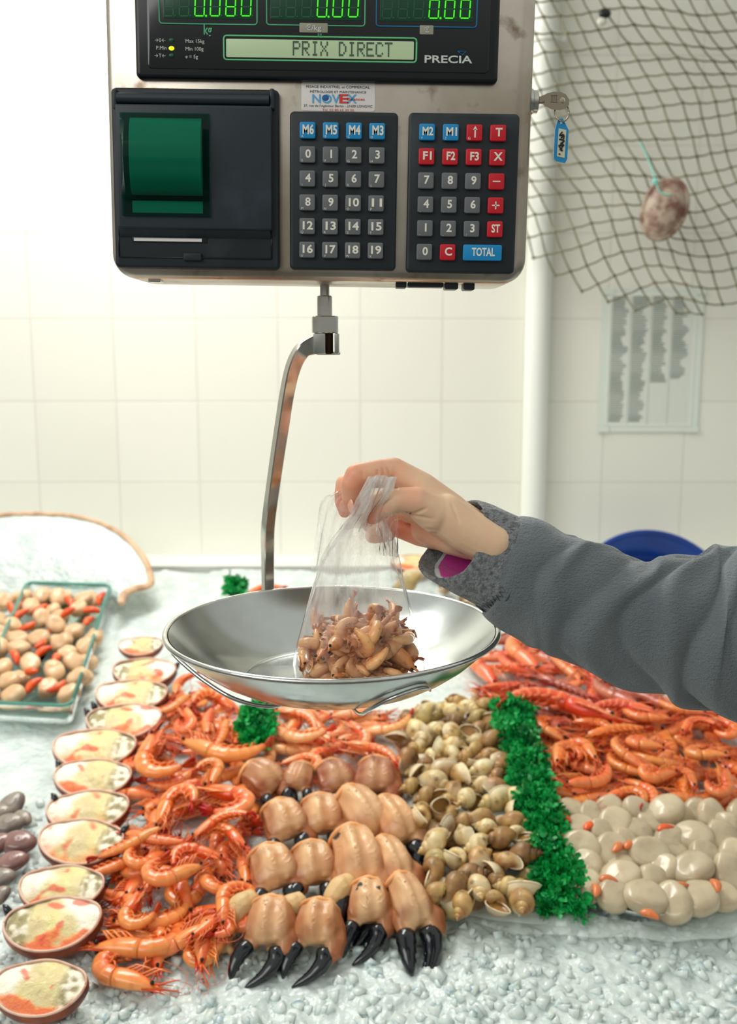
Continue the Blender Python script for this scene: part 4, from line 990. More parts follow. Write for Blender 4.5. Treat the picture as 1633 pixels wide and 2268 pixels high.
# ---------------- stuffed crab shells
M_cs = mat('crab_back', (150, 74, 44), 0.4, vcol=False, var=((96, 44, 30), 26, 0.4, 0.65), bump=(240, 0.3, 0.001)); M_rim = mat('shell_pink_rim', (228, 190, 168), 0.4, var=((190, 120, 96), 30, .5, .7))
M_fill = mat('crab_filling', (220, 205, 160), 0.5, vcol=True, sss=0.15, bump=(330, 0.7, 0.002), bump2=(90, 0.5, 0.003), coat=0.15)
def shell_proto(seed, mirror=1, a=.060, roe=1.0):
    rg = random.Random(seed); out = []; NK = 72
    def edge(ph):
        c_, s_ = cos(ph), sin(ph); x = a*(abs(c_)**.92)*(1 if c_ > 0 else -1); 
        y = a*(.60 if s_ > 0 else .66)*(abs(s_)**(1.12 if s_ < 0 else 1.0))*(1 if s_ > 0 else -1)
        if s_ > 0: y *= 1+.05*sin(5*ph)
        return Vector((x*mirror, y, .0035*cos(2*ph)))
    f = MB(); vs = []; lv = [(1.0, .0), (1.03, -.005), (1.03, -.012), (.95, -.022), (.74, -.033), (.44, -.039), (.02, -.041)]
    for (s_, z) in lv:
        for k_ in range(NK): e_ = edge(2*pi*k_/NK); vs.append((e_.x*s_, e_.y*s_, z+e_.z*s_))
    f.add(vs, [[i*NK+k_, i*NK+(k_+1) % NK, (i+1)*NK+(k_+1) % NK, (i+1)*NK+k_][::mirror] for i in range(len(lv)-1) for k_ in range(NK)])
    out.append(('shell_back', f.mesh('shell_back', [M_cs]), []))
    f = MB(); f.tube([edge(2*pi*k_/NK)*.99 for k_ in range(NK+1)], (.0016, .0020), 6, B=(0, 0, 1)); out.append(('shell_rim', f.mesh('shell_rim', [M_rim]), []))
    f = MB(); vs = []; cs = []; NR = 26
    wht, tan, yel, orr, redd, gr = lin((248, 240, 220)), lin((214, 196, 146)), lin((226, 214, 150)), lin((246, 150, 70)), lin((224, 84, 56)), lin((140, 128, 84))
    for i in range(NR+1):
        t = i/NR
        for k_ in range(NK):
            e_ = edge(2*pi*k_/NK); x, y = e_.x*t*.985, e_.y*t*.985; n1 = nz((x, y, 0), 40, seed); n2 = nz((x, y, 0), 110, seed+1)
            z = .0045*(1-t**3)+.0022*n1+.0011*n2-.0015; xx = x*mirror/a
            if xx > .45: z += .0012*nz((x, y, 1), 160, seed)-.002
            vs.append((x, y, z+e_.z*t))
            c = mixc(tan, yel, .5+n1*1.2)
            c = mixc(c, wht, (-(xx)-.30+n1*.35+y/a*.5)*4.0)
            # coral runs along the near edge
            m_ = (-y/a-.27+.34*n1+.12*n2)*6.0*roe*(1 if -.85 < xx < .62 else 0)
            c = mixc(c, orr, min(.9, m_)); c = mixc(c, redd, min(.6, (m_-.7+.9*n2)*1.1))
            c = mixc(c, redd, min(.8, (nz((x, y, 0), 55, seed+9)-.30)*8*roe*(1 if xx < .3 else 0)))
            if xx > .42: c = mixc(c, mixc(gr, wht, .5+n2*2.5), min(.85, (xx-.42)*6))
            if t > .93: c = mixc(c, wht, .5)
            cs.append(c)
    f.add(vs, [[i*NK+k_, i*NK+(k_+1) % NK, (i+1)*NK+(k_+1) % NK, (i+1)*NK+k_][::mirror] for i in range(NR) for k_ in range(NK)], 0, cs)
    out.append(('filling', f.mesh('filling', [M_fill]), []))
    return out
SHL = [shell_proto(s_, m_, roe=r_) for s_, m_, r_ in ((1, 1, 1), (2, -1, .8), (3, 1, 1.2), (4, -1, 1.3), (5, 1, .35), (6, -1, 1))]
M_ctip = M_tip

# ---------------- whelks
M_wh = mat('whelk_shell', (200, 176, 128), 0.42, vcol=True, rnd=0.20, hrnd=0.006, coat=0.15, bump=(160, 0.5, 0.0016), bump2=(500, 0.25, 0.0006), var=((120, 96, 66), 70, 0.60, 0.74))
M_op = mat('whelk_mouth', (150, 108, 54), 0.3, var=((92, 60, 28), 60, 0.45, 0.65), coat=.3)
def whelk_proto(seed, c1, c2, c3, fat=1.0):
    f = MB(); T_ = 5.0; n_th = 110; nk = 16; Wg = 1.80; vs = []; cs = []; rings = []
    for i in range(n_th+1):
        th = 2*pi*T_*i/n_th; g = Wg**(th/(2*pi)-T_)
        fl = 1+.02*max(0, (i/n_th-.95)/.05)
        c_ = Vector((.40*g*cos(th)*fat, .40*g*sin(th)*fat, -1.62*g)); rd = Vector((cos(th), sin(th), 0)); 
        last = max(0, (i/n_th-.80)/.20)
        for k_ in range(nk):
            a = 2*pi*k_/nk; ra, za = .50*g*cos(a)*fat*fl, .70*g*sin(a)*(1+.45*last*(1 if sin(a) < 0 else .12))*fl
            p = c_+rd*(ra*(1-.25*last*max(0, -sin(a))**2))+Vector((0, 0, za))
            vs.append(p); 
            b = nz((p.x*1.1, p.y*1.1, p.z*1.3), 1.6, seed); bd = .5+.5*sin(a*7+seed)
            col = mixc(c1, c2, .5+b*1.2); col = mixc(col, c3, .35*bd*(.4+.9*max(0, nz((p.x, p.y, p.z), 3, seed+4))))
            cs.append(mixc(col, lin((232, 220, 190)), .8*max(0, (i/n_th-.97)/.03)))
    fs = [[i*nk+k_, i*nk+(k_+1) % nk, (i+1)*nk+(k_+1) % nk, (i+1)*nk+k_] for i in range(n_th) for k_ in range(nk)]
    k = .0178; zc = 1.35  # middle
    V_ = [Vector((p.x, p.y, p.z+zc))*k for p in vs]
    f.add(V_, fs, 0, cs); lastring = V_[-nk:]; cen = sum(lastring, Vector())/nk; 
    tan_ = (cen-sum(V_[-2*nk:-nk], Vector())/nk).normalized()
    M_ = Matrix.Rotation(radians(0), 4, 'X')
    # stand it lying: long axis to +X
    Rm = Matrix.Rotation(-pi/2, 4, 'Y') @ Matrix.Rotation(pi, 4, 'X')
    g_ = MB(); rim_in = [cen+(p-cen)*.96-tan_*.0005 for p in lastring]; deep = [cen+(p-cen)*.86-tan_*.0024 for p in lastring]; dd = [cen+(p-cen)*.3-tan_*.0020 for p in lastring]
    vs2 = lastring+rim_in+deep+dd; g_.add(vs2, [[i*nk+k_, i*nk+(k_+1) % nk, (i+1)*nk+(k_+1) % nk, (i+1)*nk+k_] for i in range(3) for k_ in range(nk)]+[[3*nk+k_ for k_ in range(nk)]])
    lip = MB(); lip.tube(lastring+[lastring[0]], .0010, 6, col=lin((224, 206, 168)))
    for mb in (f, g_, lip): mb.xf(Rm)
    o_ = f; o_.add(lip.v, lip.f, 0, lip.c)
    return [('spiral_shell', f.mesh('spiral_shell', [M_wh]), []), ('mouth', g_.mesh('mouth', [M_op]), [])]
cA, cB, cC, cD, cE = lin((206, 172, 106)), lin((168, 120, 70)), lin((232, 214, 168)), lin((112, 76, 44)), lin((164, 146, 92))
WHK = [('sandy', whelk_proto(1, cA, cB, cD)), ('pale cream', whelk_proto(2, cC, cA, cB, 1.08)), ('brown', whelk_proto(3, cB, cD, cA)), ('greenish', whelk_proto(4, cA, cE, cC, 1.04)), ('tan banded', whelk_proto(5, cB, cA, cD, .95))]

# ---------------- scallops and corals
M_sc = mat('scallop_meat', (202, 186, 156), 0.26, rnd=0.10, sss=0.3, coat=0.3, var=((184, 164, 134), 40, 0.45, 0.7), bump=(120, 0.25, 0.0015), bump2=(30, 0.3, 0.003))
M_sc2 = mat('scallop_meat_warm', (218, 178, 136), 0.3, rnd=0.08, sss=0.4, coat=0.2, var=((236, 206, 166), 40, 0.45, 0.7), bump=(60, 0.3, 0.002))
M_co = mat('scallop_coral', (240, 98, 36), 0.3, rnd=0.10, sss=0.25, coat=0.3, var=((222, 78, 30), 60, .45, .65))
M_co2 = mat('scallop_coral_dull', (214, 118, 62), 0.3, rnd=0.12, sss=0.2, coat=0.3)
def disc_proto(seed, m_, r=.0235, h=.0105, nm='meat'):
    f = MB(); vs = []; n_, m2 = 26, 12
    for i in range(m2+1):
        th = pi*i/m2; 
        for k_ in range(n_):
            ph = 2*pi*k_/n_; s_, c_ = sin(th), cos(th); se = abs(s_)**.55; ce = (abs(c_)**.8)*(1 if c_ > 0 else -1)
            rr_ = r*(1+.10*nz((cos(ph), sin(ph), seed), 1.1)+.05*nz((cos(ph)*2, sin(ph)*2, c_*2), 1, seed))
            vs.append((rr_*se*cos(ph), rr_*se*sin(ph)*.92, h*ce*(1+.25*nz((cos(ph)*se, sin(ph)*se, 0), 1.2, seed+3))))
    f.add(vs, [[i*n_+k_, (i+1)*n_+k_, (i+1)*n_+(k_+1) % n_, i*n_+(k_+1) % n_] for i in range(m2) for k_ in range(n_)])
    return f.mesh(nm, [m_])
SCA = [disc_proto(i, M_sc) for i in range(5)]; SCB = [disc_proto(i+9, M_sc2, .0225, .011) for i in range(4)]
def coral_mesh(seed, m_, L=.030):
    f = MB(); pp = smooth_path([(0, 0, 0), (L*.35, L*.10, .001), (L*.7, L*.02, .001), (L, -L*.15, 0)], 12)
    f.tube(pp, [(interp([0, .2, .5, .85, 1], [.0025, .0062, .0072, .004, .0008], i/12), interp([0, .2, .5, .85, 1], [.002, .0048, .0055, .003, .0006], i/12)) for i in range(13)], 10, B=(0, 0, 1)); return f.mesh('coral', [m_])
CORM = [coral_mesh(1, M_co), coral_mesh(2, M_co2, .026)]
# ================================================================ LAYING THE SEAFOOD OUT
BASE = Matrix.Rotation(SLA, 4, 'X')
def ordinal(n): return ['', 'first', 'second', 'third', 'fourth', 'fifth', 'sixth', 'seventh', 'eighth', 'ninth', 'tenth', 'eleventh', 'twelfth', 'thirteenth', 'fourteenth', 'fifteenth', 'sixteenth', 'seventeenth', 'eighteenth'][n]
EXT = {}
def ext(proto):     # extent of the main meshes along X
    k_ = id(proto)
    if k_ not in EXT:
        pts = [v.co for n_, me, s_ in proto for v in me.vertices if n_ in ('carapace', 'abdomen')]
        EXT[k_] = (min(p.x for p in pts), max(p.x for p in pts), min(p.y for p in pts), max(p.y for p in pts))
    return EXT[k_]
def put_prawn(fam, kind, head, back, side, h, label, group, tilt=(0, 0), smin=.75, smax=1.25, nm='prawn'):
    """head, back: where the head end and the far end show in the photo; side=+1 belly to the far side"""
    pr = fam[kind]; a, b = P(*head, h), P(*back, h); x0, x1, y0, y1 = ext(pr)
    ex, ey = Vector((1, 0, 0)), Vector((0, cos(SLA), sin(SLA)))
    d = a-b; dx, dy = d.dot(ex), d.dot(ey); ang = atan2(dy, dx); L = d.length; s_ = max(smin, min(smax, L/(x1-x0+.008)))
    mid = (a+b)/2
    M_ = Matrix.Translation(mid) @ BASE @ Matrix.Rotation(ang, 4, 'Z')
    ym = (y0*.75+y1*.25)
    # side: +1 => belly (+Y local) towards left of the head direction
    if side < 0: M_ = M_ @ Matrix.Rotation(pi, 4, 'X')
    M_ = M_ @ Matrix.Rotation(tilt[0], 4, 'X') @ Matrix.Rotation(tilt[1], 4, 'Y') @ Matrix.Scale(s_, 4) @ Matrix.Translation((-(x0+x1)/2-.003, -ym, 0))
    return spawn(nm, pr, M_, label, 'prawn', group)

# ---------------- left heap of pink-orange prawns
GL = 'cooked prawns heaped between crab shells and claws'
LP = [  # kind, head px, far px, side, height, label
 ('hook', (391, 2187), (192, 2147), 1, .012, 'single cooked prawn lying alone on ice in front, black eyes facing the claws'),
 ('bend', (165, 2085), (404, 2100), -1, .016, 'cooked prawn with head on the ice and red tail bent up over its back'),
 ('hook', (330, 1955), (262, 2052), -1, .030, 'curled prawn with back touching the near end of the heap beside second crab shell'),
 ('arc', (360, 2076), (240, 2062), 1, .010, 'thin prawn squeezed under the curled one at the near end of the heap'),
 ('hook', (474, 1893), (330, 1968), 1, .045, 'large prawn with pale carapace lying on top, nose pointing to crab claws'),
 ('coil', (408, 2095), (497, 2022), 1, .030, 'tightly curled prawn at near end of heap next to front crab claw'),
 ('bend', (507, 2072), (500, 1958), 1, .030, 'prawn standing nose down against the front crab claws'),
 ('hook', (512, 2060), (445, 2130), 1, .012, 'prawn half under front crab claw knuckle, ringed back on the ice'),
 ('hook', (372, 1872), (306, 1925), 1, .030, 'curled prawn behind the large pale-backed one, belly hidden'),
 ('flat', (330, 1880), (216, 1945), 1, .022, 'straight prawn tail pointing at the dark-tipped third crab shell'),
 ('flat', (372, 1838), (234, 1888), 1, .042, 'prawn with dull red tail resting on the rim of a crab shell'),
 ('bend', (509, 1905), (396, 1880), -1, .036, 'prawn with striped pale carapace lying crosswise in mid heap'),
 ('bend', (548, 1886), (486, 1828), -1, .040, 'prawn staring forward with both black eyes beside the claw rows'),
 ('flat', (545, 1960), (528, 1885), 1, .022, 'thin prawn hanging nose down between heap and second claw row'),
 ('bend', (368, 1600), (300, 1726), -1, .050, 'long S-shaped prawn with bright red tail over the crab shell rims'),
 ('arc', (376, 1630), (553, 1685), -1, .056, 'prawn with long whiskers lying crosswise in front of the small parsley tuft'),
 ('hook', (412, 1738), (575, 1776), 1, .050, 'large ring-shaped prawn hugging another, next to the back claws'),
 ('hook', (452, 1750), (492, 1686), -1, .056, 'prawn curled nose down inside the ring-shaped prawn'),
 ('hook', (340, 1850), (391, 1752), 1, .050, 'prawn hanging nose down over the middle of the heap, belly pale'),
 ('arc', (430, 1852), (498, 1806), 1, .050, 'prawn with black eye low in mid heap under crossing whiskers'),
 ('arc', (430, 1532), (358, 1580), 1, .040, 'straight prawn pointing up to the left wire of the pan'),
 ('hook', (352, 1672), (302, 1690), 1, .030, 'small prawn bend wedged beside a crab shell near the black claw tip'),
 ('flat', (458, 1640), (452, 1572), 1, .034, 'prawn upright in the back row, directly under the pan wire'),
 ('flat', (505, 1590), (493, 1650), 1, .040, 'prawn upright in the back row, second from small parsley tuft'),
 ('flat', (522, 1592), (536, 1650), 1, .040, 'prawn upright in the back row, touching small parsley tuft'),
 ('coil', (402, 1560), (430, 1610), 1, .036, 'dark red curled prawn at the back of heap below pan edge'),
 ('arc', (390, 1545), (398, 1500), 1, .030, 'prawn at the far corner of heap showing beside the pan'),
 ('flat', (300, 1850), (345, 1862), -1, .040, 'pale prawn carapace lying beside the black crab tip'),
 ('bend', (372, 1770), (430, 1738), 1, .034, 'small prawn mostly hidden in the shade left of the ring-shaped prawn'),
 ('arc', (440, 1700), (372, 1742), 1, .026, 'prawn lying deep under the S-shaped one'),
]
for (kd, hd, bk, sd, h, lb) in LP:
    put_prawn(PRW, kd, hd, bk, sd, h, lb, GL, (R.uniform(-.25, .25), R.uniform(-.18, .18)), .72, 1.15)
# deep layer showing only in the gaps
def fill(fam, poly, sp_, h, n, labf, group, seed, kinds, tl=.35, smin=.8, smax=1.0, nm='prawn'):
    rg = random.Random(seed); got = []; tries = 0
    xs_, ys_ = [p[0] for p in poly], [p[1] for p in poly]
    while len(got) < n and tries < 6000:
        tries += 1; p = (rg.uniform(min(xs_), max(xs_)), rg.uniform(min(ys_), max(ys_)))
        if not inpoly(p, poly): continue
        g = P(p[0], p[1], h)
        if all((g-q).length > sp_ for q in got): got.append(g)
    got.sort(key=lambda q: (round(q.y/.05), q.x))
    for i, g in enumerate(got):
        pr = fam[rg.choice(kinds)]; x0, x1, y0, y1 = ext(pr); s_ = rg.uniform(smin, smax)
        M_ = Matrix.Translation(g+Vector((0, 0, rg.uniform(-.006, .006)))) @ BASE @ Matrix.Rotation(rg.uniform(0, 2*pi), 4, 'Z')
        if rg.random() < .5: M_ = M_ @ Matrix.Rotation(pi, 4, 'X')
        M_ = M_ @ Matrix.Rotation(rg.uniform(-tl, tl), 4, 'X') @ Matrix.Rotation(rg.uniform(-tl, tl), 4, 'Y') @ Matrix.Scale(s_, 4) @ Matrix.Translation((-(x0+x1)/2, -(y0+y1)/2, 0))
        spawn(nm, pr, M_, labf(i, g), 'prawn', group)
polyL = [(395, 1500), (560, 1590), (560, 1700), (590, 1800), (545, 1900), (520, 2100), (450, 2110), (250, 2080), (235, 1985), (300, 1860), (300, 1700), (350, 1640), (370, 1560)]
fill(PRW, polyL,   .036, .014, 46, lambda i, g: 'cooked prawn in the bottom layer of the heap, mostly covered by others', 'bottom layer prawns of the near heap', 3, ['coil', 'hook', 'bend', 'arc'])

# ---------------- pink prawns behind the claws, under the pan
GC = 'pale pink prawns behind the crab claws'
for (kd, hd, bk, sd, h, lb) in [
 ('arc', (580, 1597), (690, 1652), -1, .040, 'pale prawn with pointed nose against the far side of small parsley tuft'),
 ('coil', (745, 1652), (688, 1612), -1, .040, 'pale prawn curled into a ring behind the crab claws'),
 ('bend', (752, 1594), (826, 1640), 1, .040, 'pale prawn with white belly lying in front of the ring-curled one'),
 ('arc', (790, 1612), (896, 1618), -1, .046, 'pale orange prawn touching the first whelks under the pan edge'),
 ('arc', (738, 1650), (888, 1662), 1, .044, 'long pale prawn lying behind the dark claw beside the whelks'),
 ('hook', (606, 1700), (700, 1672), 1, .030, 'prawn half hidden behind the left pair of back claws'),
 ('bend', (596, 1655), (592, 1690), 1, .022, 'small prawn bend beside parsley tuft, behind first back claw'),
 ('arc', (830, 1690), (884, 1686), 1, .024, 'prawn tip showing between dark claw and the whelks'),
 ('arc', (600, 1575), (700, 1585), 1, .036, 'pale prawn just under the pan, nearest to parsley tuft'),
 ('bend', (720, 1580), (810, 1578), -1, .036, 'pale prawn directly beneath the pan bottom'),
 ('hook', (760, 1700), (700, 1690), 1, .022, 'pink prawn showing between the two middle back claws')]:
    put_prawn(PNK, kd, hd, bk, sd, h, lb, GC, (R.uniform(-.2, .2), R.uniform(-.15, .15)), .75, 1.15)
fill(PNK, [(590, 1560), (880, 1570), (885, 1680), (600, 1690)],   .042, .016, 18, lambda i, g: 'pale prawn in the lower layer behind the crab claws, mostly covered', 'lower layer of pale prawns', 8, ['coil', 'hook', 'bend', 'arc'])

# ---------------- right heap of orange prawns
GR = 'orange prawns heaped beyond the scallops'
for (kd, hd, bk, sd, h, lb) in [
 ('bend', (1262, 1636), (1190, 1608), 1, .040, 'plump orange prawn tail beside the far end of long parsley strip'),
 ('hook', (1236, 1710), (1243, 1640), 1, .046, 'orange prawn hanging nose down against the long parsley strip'),
 ('hook', (1324, 1702), (1286, 1632), -1, .046, 'orange prawn curled nose down, second from the long parsley strip'),
 ('arc', (1452, 1702), (1342, 1654), 1, .050, 'smooth orange prawn slanting down to its black eye in mid heap'),
 ('coil', (1500, 1662), (1382, 1640), 1, .058, 'largest orange prawn curled in an open ring on top of heap'),
 ('bend', (1517, 1632), (1536, 1590), 1, .050, 'orange prawn facing down just behind the largest ring-curled one'),
 ('hook', (1633, 1678), (1520, 1664), 1, .056, 'orange prawn with long thin legs right of the largest ring-curled one'),
 ('hook', (1590, 1590), (1625, 1612), 1, .050, 'orange prawn close below the sleeve at the frame edge'),
 ('arc', (1224, 1736), (1370, 1726), -1, .048, 'glossy orange prawn lying level, nose to the long parsley strip'),
 ('arc', (1440, 1716), (1358, 1692), 1, .036, 'orange prawn tucked under the slanting smooth one'),
 ('coil', (1512, 1704), (1434, 1728), 1, .046, 'wide bodied orange prawn curled above the scallop heap'),
 ('bend', (1532, 1762), (1520, 1696), -1, .046, 'orange prawn nose down between two large curled ones'),
 ('hook', (1600, 1694), (1616, 1754), 1, .054, 'large prawn with ringed back at the frame edge above the scallops'),
 ('coil', (1262, 1756), (1222, 1750), 1, .034, 'orange prawn coiled beside the middle of long parsley strip'),
 ('flat', (1330, 1768), (1266, 1776), 1, .030, 'slim orange prawn lying at the near edge by first scallops'),
 ('bend', (1325, 1772), (1402, 1758), 1, .036, 'pale orange prawn bent round just behind the scallops'),
 ('arc', (1374, 1722), (1456, 1764), 1, .034, 'deep orange prawn slanting down behind the long topmost scallop'),
 ('arc', (1465, 1762), (1572, 1770), -1, .036, 'orange prawn lying level behind the paper corner'),
 ('arc', (1520, 1784), (1606, 1780), -1, .024, 'orange prawn squeezed beneath the heap by the white paper corner'),
 ('arc', (1510, 1688), (1440, 1690), 1, .040, 'orange prawn showing its eye under the largest ring-curled one'),
 ('bend', (1272, 1600), (1330, 1606), 1, .046, 'orange prawn with eye toward parsley, behind the front pair'),
 ('flat', (1310, 1620), (1384, 1612), 1, .052, 'prawn with pale legs spread in front of big red langoustine'),
 ('arc', (1482, 1590), (1405, 1584), 1, .050, 'orange prawn behind the largest ring-curled one, black eye at its tip'),
 ('arc', (1562, 1576), (1482, 1570), 1, .048, 'orange prawn just below the sleeve, second from the frame edge'),
 ('arc', (1340, 1716), (1270, 1690), 1, .032, 'thin orange prawn low in the gap beside the parsley strip')]:
    put_prawn(SML, kd, hd, bk, sd, h, lb, GR, (R.uniform(-.25, .25), R.uniform(-.2, .2)), .75, 1.1)
fill(SML, [(1190, 1600), (1420, 1570), (1640, 1570), (1660, 1790), (1560, 1795), (1230, 1785)],   .036, .018, 74, lambda i, g: 'orange prawn in the lower layer of the heap beyond the scallops', 'lower layer of orange prawns', 5, ['coil', 'hook', 'bend', 'arc'])

# ---------------- big red prawns and langoustines under the sleeve
GG = 'large red prawns under the sleeve'
for (fam, kd, hd, bk, sd, h, lb) in [
 (GMB, 'bend', (1225, 1492), (1110, 1420), 1, .045, 'large red-orange prawn nearest the pan rim, ringed back upward'),
 (GMB, 'arc', (1190, 1500), (1088, 1452), 1, .030, 'large red prawn behind the pan rim, second from the sleeve edge'),
 (GMB, 'flat', (1046, 1532), (1176, 1508), 1, .024, 'red prawn lying level with its nose to the pan underside'),
 (GMB, 'bend', (1400, 1606), (1160, 1530), -1, .056, 'biggest orange-red langoustine lying in front of the parsley tip'),
 (GMB, 'arc', (1072, 1592), (1190, 1560), -1, .030, 'bright red prawn whose head end reaches the whelks'),
 (GMD, 'flat', (1170, 1490), (1310, 1534), 1, .046, 'dark wine-red prawn slanting in the middle of the red ones'),
 (GMD, 'arc', (1442, 1574), (1290, 1510), 1, .050, 'dark red ringed prawn just below the sleeve edge'),
 (GMB, 'flat', (1290, 1506), (1214, 1458), 1, .040, 'red prawn with its back along the sleeve, near the pan'),
 (GMB, 'arc', (1440, 1576), (1352, 1552), -1, .052, 'orange langoustine arm bent in front of the dark ringed prawn'),
 (GMD, 'flat', (1520, 1582), (1410, 1540), 1, .044, 'dark pink prawn farthest along the sleeve edge'),
 (GMB, 'flat', (1340, 1510), (1260, 1470), 1, .034, 'red prawn mostly covered by the sleeve, in the middle')]:
    put_prawn(fam, kd, hd, bk, sd, h, lb, GG, (R.uniform(-.2, .2), R.uniform(-.12, .12)), .7, 1.3)
fill({**GMB, 'dk': GMD['flat']}, [(1060, 1430), (1130, 1400), (1560, 1560), (1300, 1600), (1080, 1600)],   .055, .022, 22, lambda i, g: 'large red prawn in the lower layer under the sleeve, mostly covered', 'lower layer of large red prawns', 12, ['bend', 'arc', 'flat', 'dk'])

# ---------------- crab claws in rows
def put_claw(kind, c, tip, w_, label, h=.026, pitch=22, mir=1, roll=0, s=None):
    pr = CL[kind]; a = P(c[0], c[1], h); b = P(tip[0], tip[1], h-.012); ex, ey = Vector((1, 0, 0)), Vector((0, cos(SLA), sin(SLA)))
    d = b-a; ang = atan2(d.dot(ey), d.dot(ex))
    dep = a.y*cos(TH)+(CZ-a.z)*sin(TH); s_ = s or (w_/FPX*dep)/(.078*.66*(.68 if kind in ('nar', 'narsp') else 1.0))
    M_ = Matrix.Translation(a) @ BASE @ Matrix.Rotation(ang, 4, 'Z') @ Matrix.Rotation(radians(pitch), 4, 'Y') @ Matrix.Rotation(radians(roll), 4, 'X') @ Matrix.Diagonal((s_*.92, s_*mir, s_*.9, 1))
    return spawn('crab_claw', pr, M_, label, 'crab claw', 'crab claws laid out in rows')
for (kd, c, tip, w_, lb, mi, pi_) in [
 ('red2', (577, 1726), (640, 1776), 92, 'brown crab claw at the parsley end of the farthest claw row', 1, 24),
 ('red2', (664, 1722), (650, 1778), 72, 'brown crab claw, second from parsley tuft in the farthest row', -1, 24),
 ('red', (740, 1722), (765, 1790), 84, 'reddest crab claw with dark speckles in the farthest row', 1, 24),
 ('red', (834, 1722), (820, 1790), 96, 'dusky red crab claw beside the whelks in the farthest row', 1, 24),
 ('std', (628, 1818), (648, 1880), 100, 'plump tan crab claw at the prawn end of the third row from front', 1, 24),
 ('std2', (712, 1806), (716, 1868), 98, 'plump tan crab claw with both black fingers showing, third row from front', 1, 24),
 ('nar', (797, 1808), (835, 1868), 98, 'long narrow tan claw in the middle of the third row from front', 1, 22),
 ('narsp', (868, 1822), (905, 1890), 84, 'claw with one black spot beside the whelks, third row from front', 1, 24),
 ('std', (603, 1922), (620, 1990), 108, 'plump tan crab claw at the prawn end of the second row', 1, 24),
 ('std2', (694, 1914), (700, 1990), 104, 'pale ridged crab claw, second one of the second row', 1, 24),
 ('narsp', (788, 1906), (800, 1985), 108, 'crab claw with two dark spots in the middle of second row', 1, 20),
 ('nar', (864, 1912), (890, 1975), 84, 'smooth yellowish narrow claw at the whelk end of second row', 1, 20),
 ('seg2', (600, 2040), (575, 2140), 108, 'largest front crab claw with widely open black pincers and cream knuckle', 1, 24),
 ('seg', (706, 2044), (685, 2130), 104, 'front crab claw with curved black pincers, second in nearest row', 1, 24),
 ('wsp', (818, 1996), (812, 2080), 102, 'freckled crab claw with long straight black pincers in nearest row', 1, 24),
 ('nar', (902, 1998), (938, 2082), 88, 'slender pale claw with small closed pincers at end of nearest row', 1, 20)]:
    put_claw(kd, c, tip, w_, lb, .032 if c[1] < 2030 else .026, pi_-(12 if c[1] < 1960 else 4), mi)

# ---------------- stuffed crab shells down the left
GS = 'stuffed crab shells in a slanting line'
def put_shell(i, c, w_, rot, label, tilt=26, h=.024, tips=()):
    a = P(c[0], c[1], h); dep = a.y*cos(TH)+(CZ-a.z)*sin(TH); s_ = (w_/FPX*dep)/.120
    M_ = Matrix.Translation(a) @ BASE @ Matrix.Rotation(radians(tilt), 4, 'X') @ Matrix.Rotation(radians(rot), 4, 'Z') @ Matrix.Scale(s_, 4)
    r_ = spawn('stuffed_crab_shell', SHL[i], M_, label, 'crab shell', GS)
    for (x, y, z) in tips:
        f = MB(); f.tube(smooth_path([(x, y, z-.006), (x*1.08, y+.006, z+.002), (x*1.16, y+.010, z+.004)], 8), [.0058*interp([0, .3, 1], [.8, 1, .25], q/8) for q in range(9)], 8); f.build('claw_tip', M_tip, r_)
    return r_
for (i, c, w_, rot, lb, tips) in [
 (2, (312, 1428), 96, 4, 'farthest stuffed crab shell, beside the pan rim, orange filling', ()),
 (1, (320, 1484), 140, -3, 'second farthest stuffed crab shell, white meat toward the pan', ((.056, .012, .0),)),
 (0, (292, 1536), 158, -2, 'third farthest stuffed crab shell with a pink streak in its filling', ()),
 (3, (275, 1592), 165, 2, 'fourth farthest stuffed crab shell with two black claw tips', ((-.058, .010, .002), (-.050, .024, .003))),
 (0, (210, 1652), 184, -2, 'fifth farthest stuffed crab shell, pale yellow filling edged with coral', ()),
 (2, (206, 1718), 172, -4, 'middle stuffed crab shell with bright coral edge, under a red prawn tail', ((-.056, .012, .002),)),
 (4, (195, 1790), 180, 3, 'stuffed crab shell with one big orange patch, fifth from the front', ((-.050, .016, .002),)),
 (4, (180, 1858), 190, -6, 'plain tan stuffed crab shell, fourth from front, no coral showing', ((.054, .014, .004),)),
 (0, (137, 1962), 188, -2, 'third stuffed crab shell from the front, black tip toward prawns', ((.058, .004, -.002),)),
 (3, (117, 2040), 212, 6, 'second stuffed crab shell from front with two red coral patches', ((-.056, .016, .002),)),
 (2, (88, 2182), 208, -2, 'nearest stuffed crab shell, white scallop-like lump at its end', ()),
 ]:
    put_shell(i, c, w_, rot, lb, 15, .036, tips)
for (i, c, w_, rot, lb) in [(2, (915, 1243), 96, 2, 'stuffed crab shell far behind the pan, under the hand'), (0, (1062, 1300), 92, -8, 'dark crab shell behind the pan, half under the cuff')]:
    put_shell(i, c, w_, rot, lb, 14, .036)

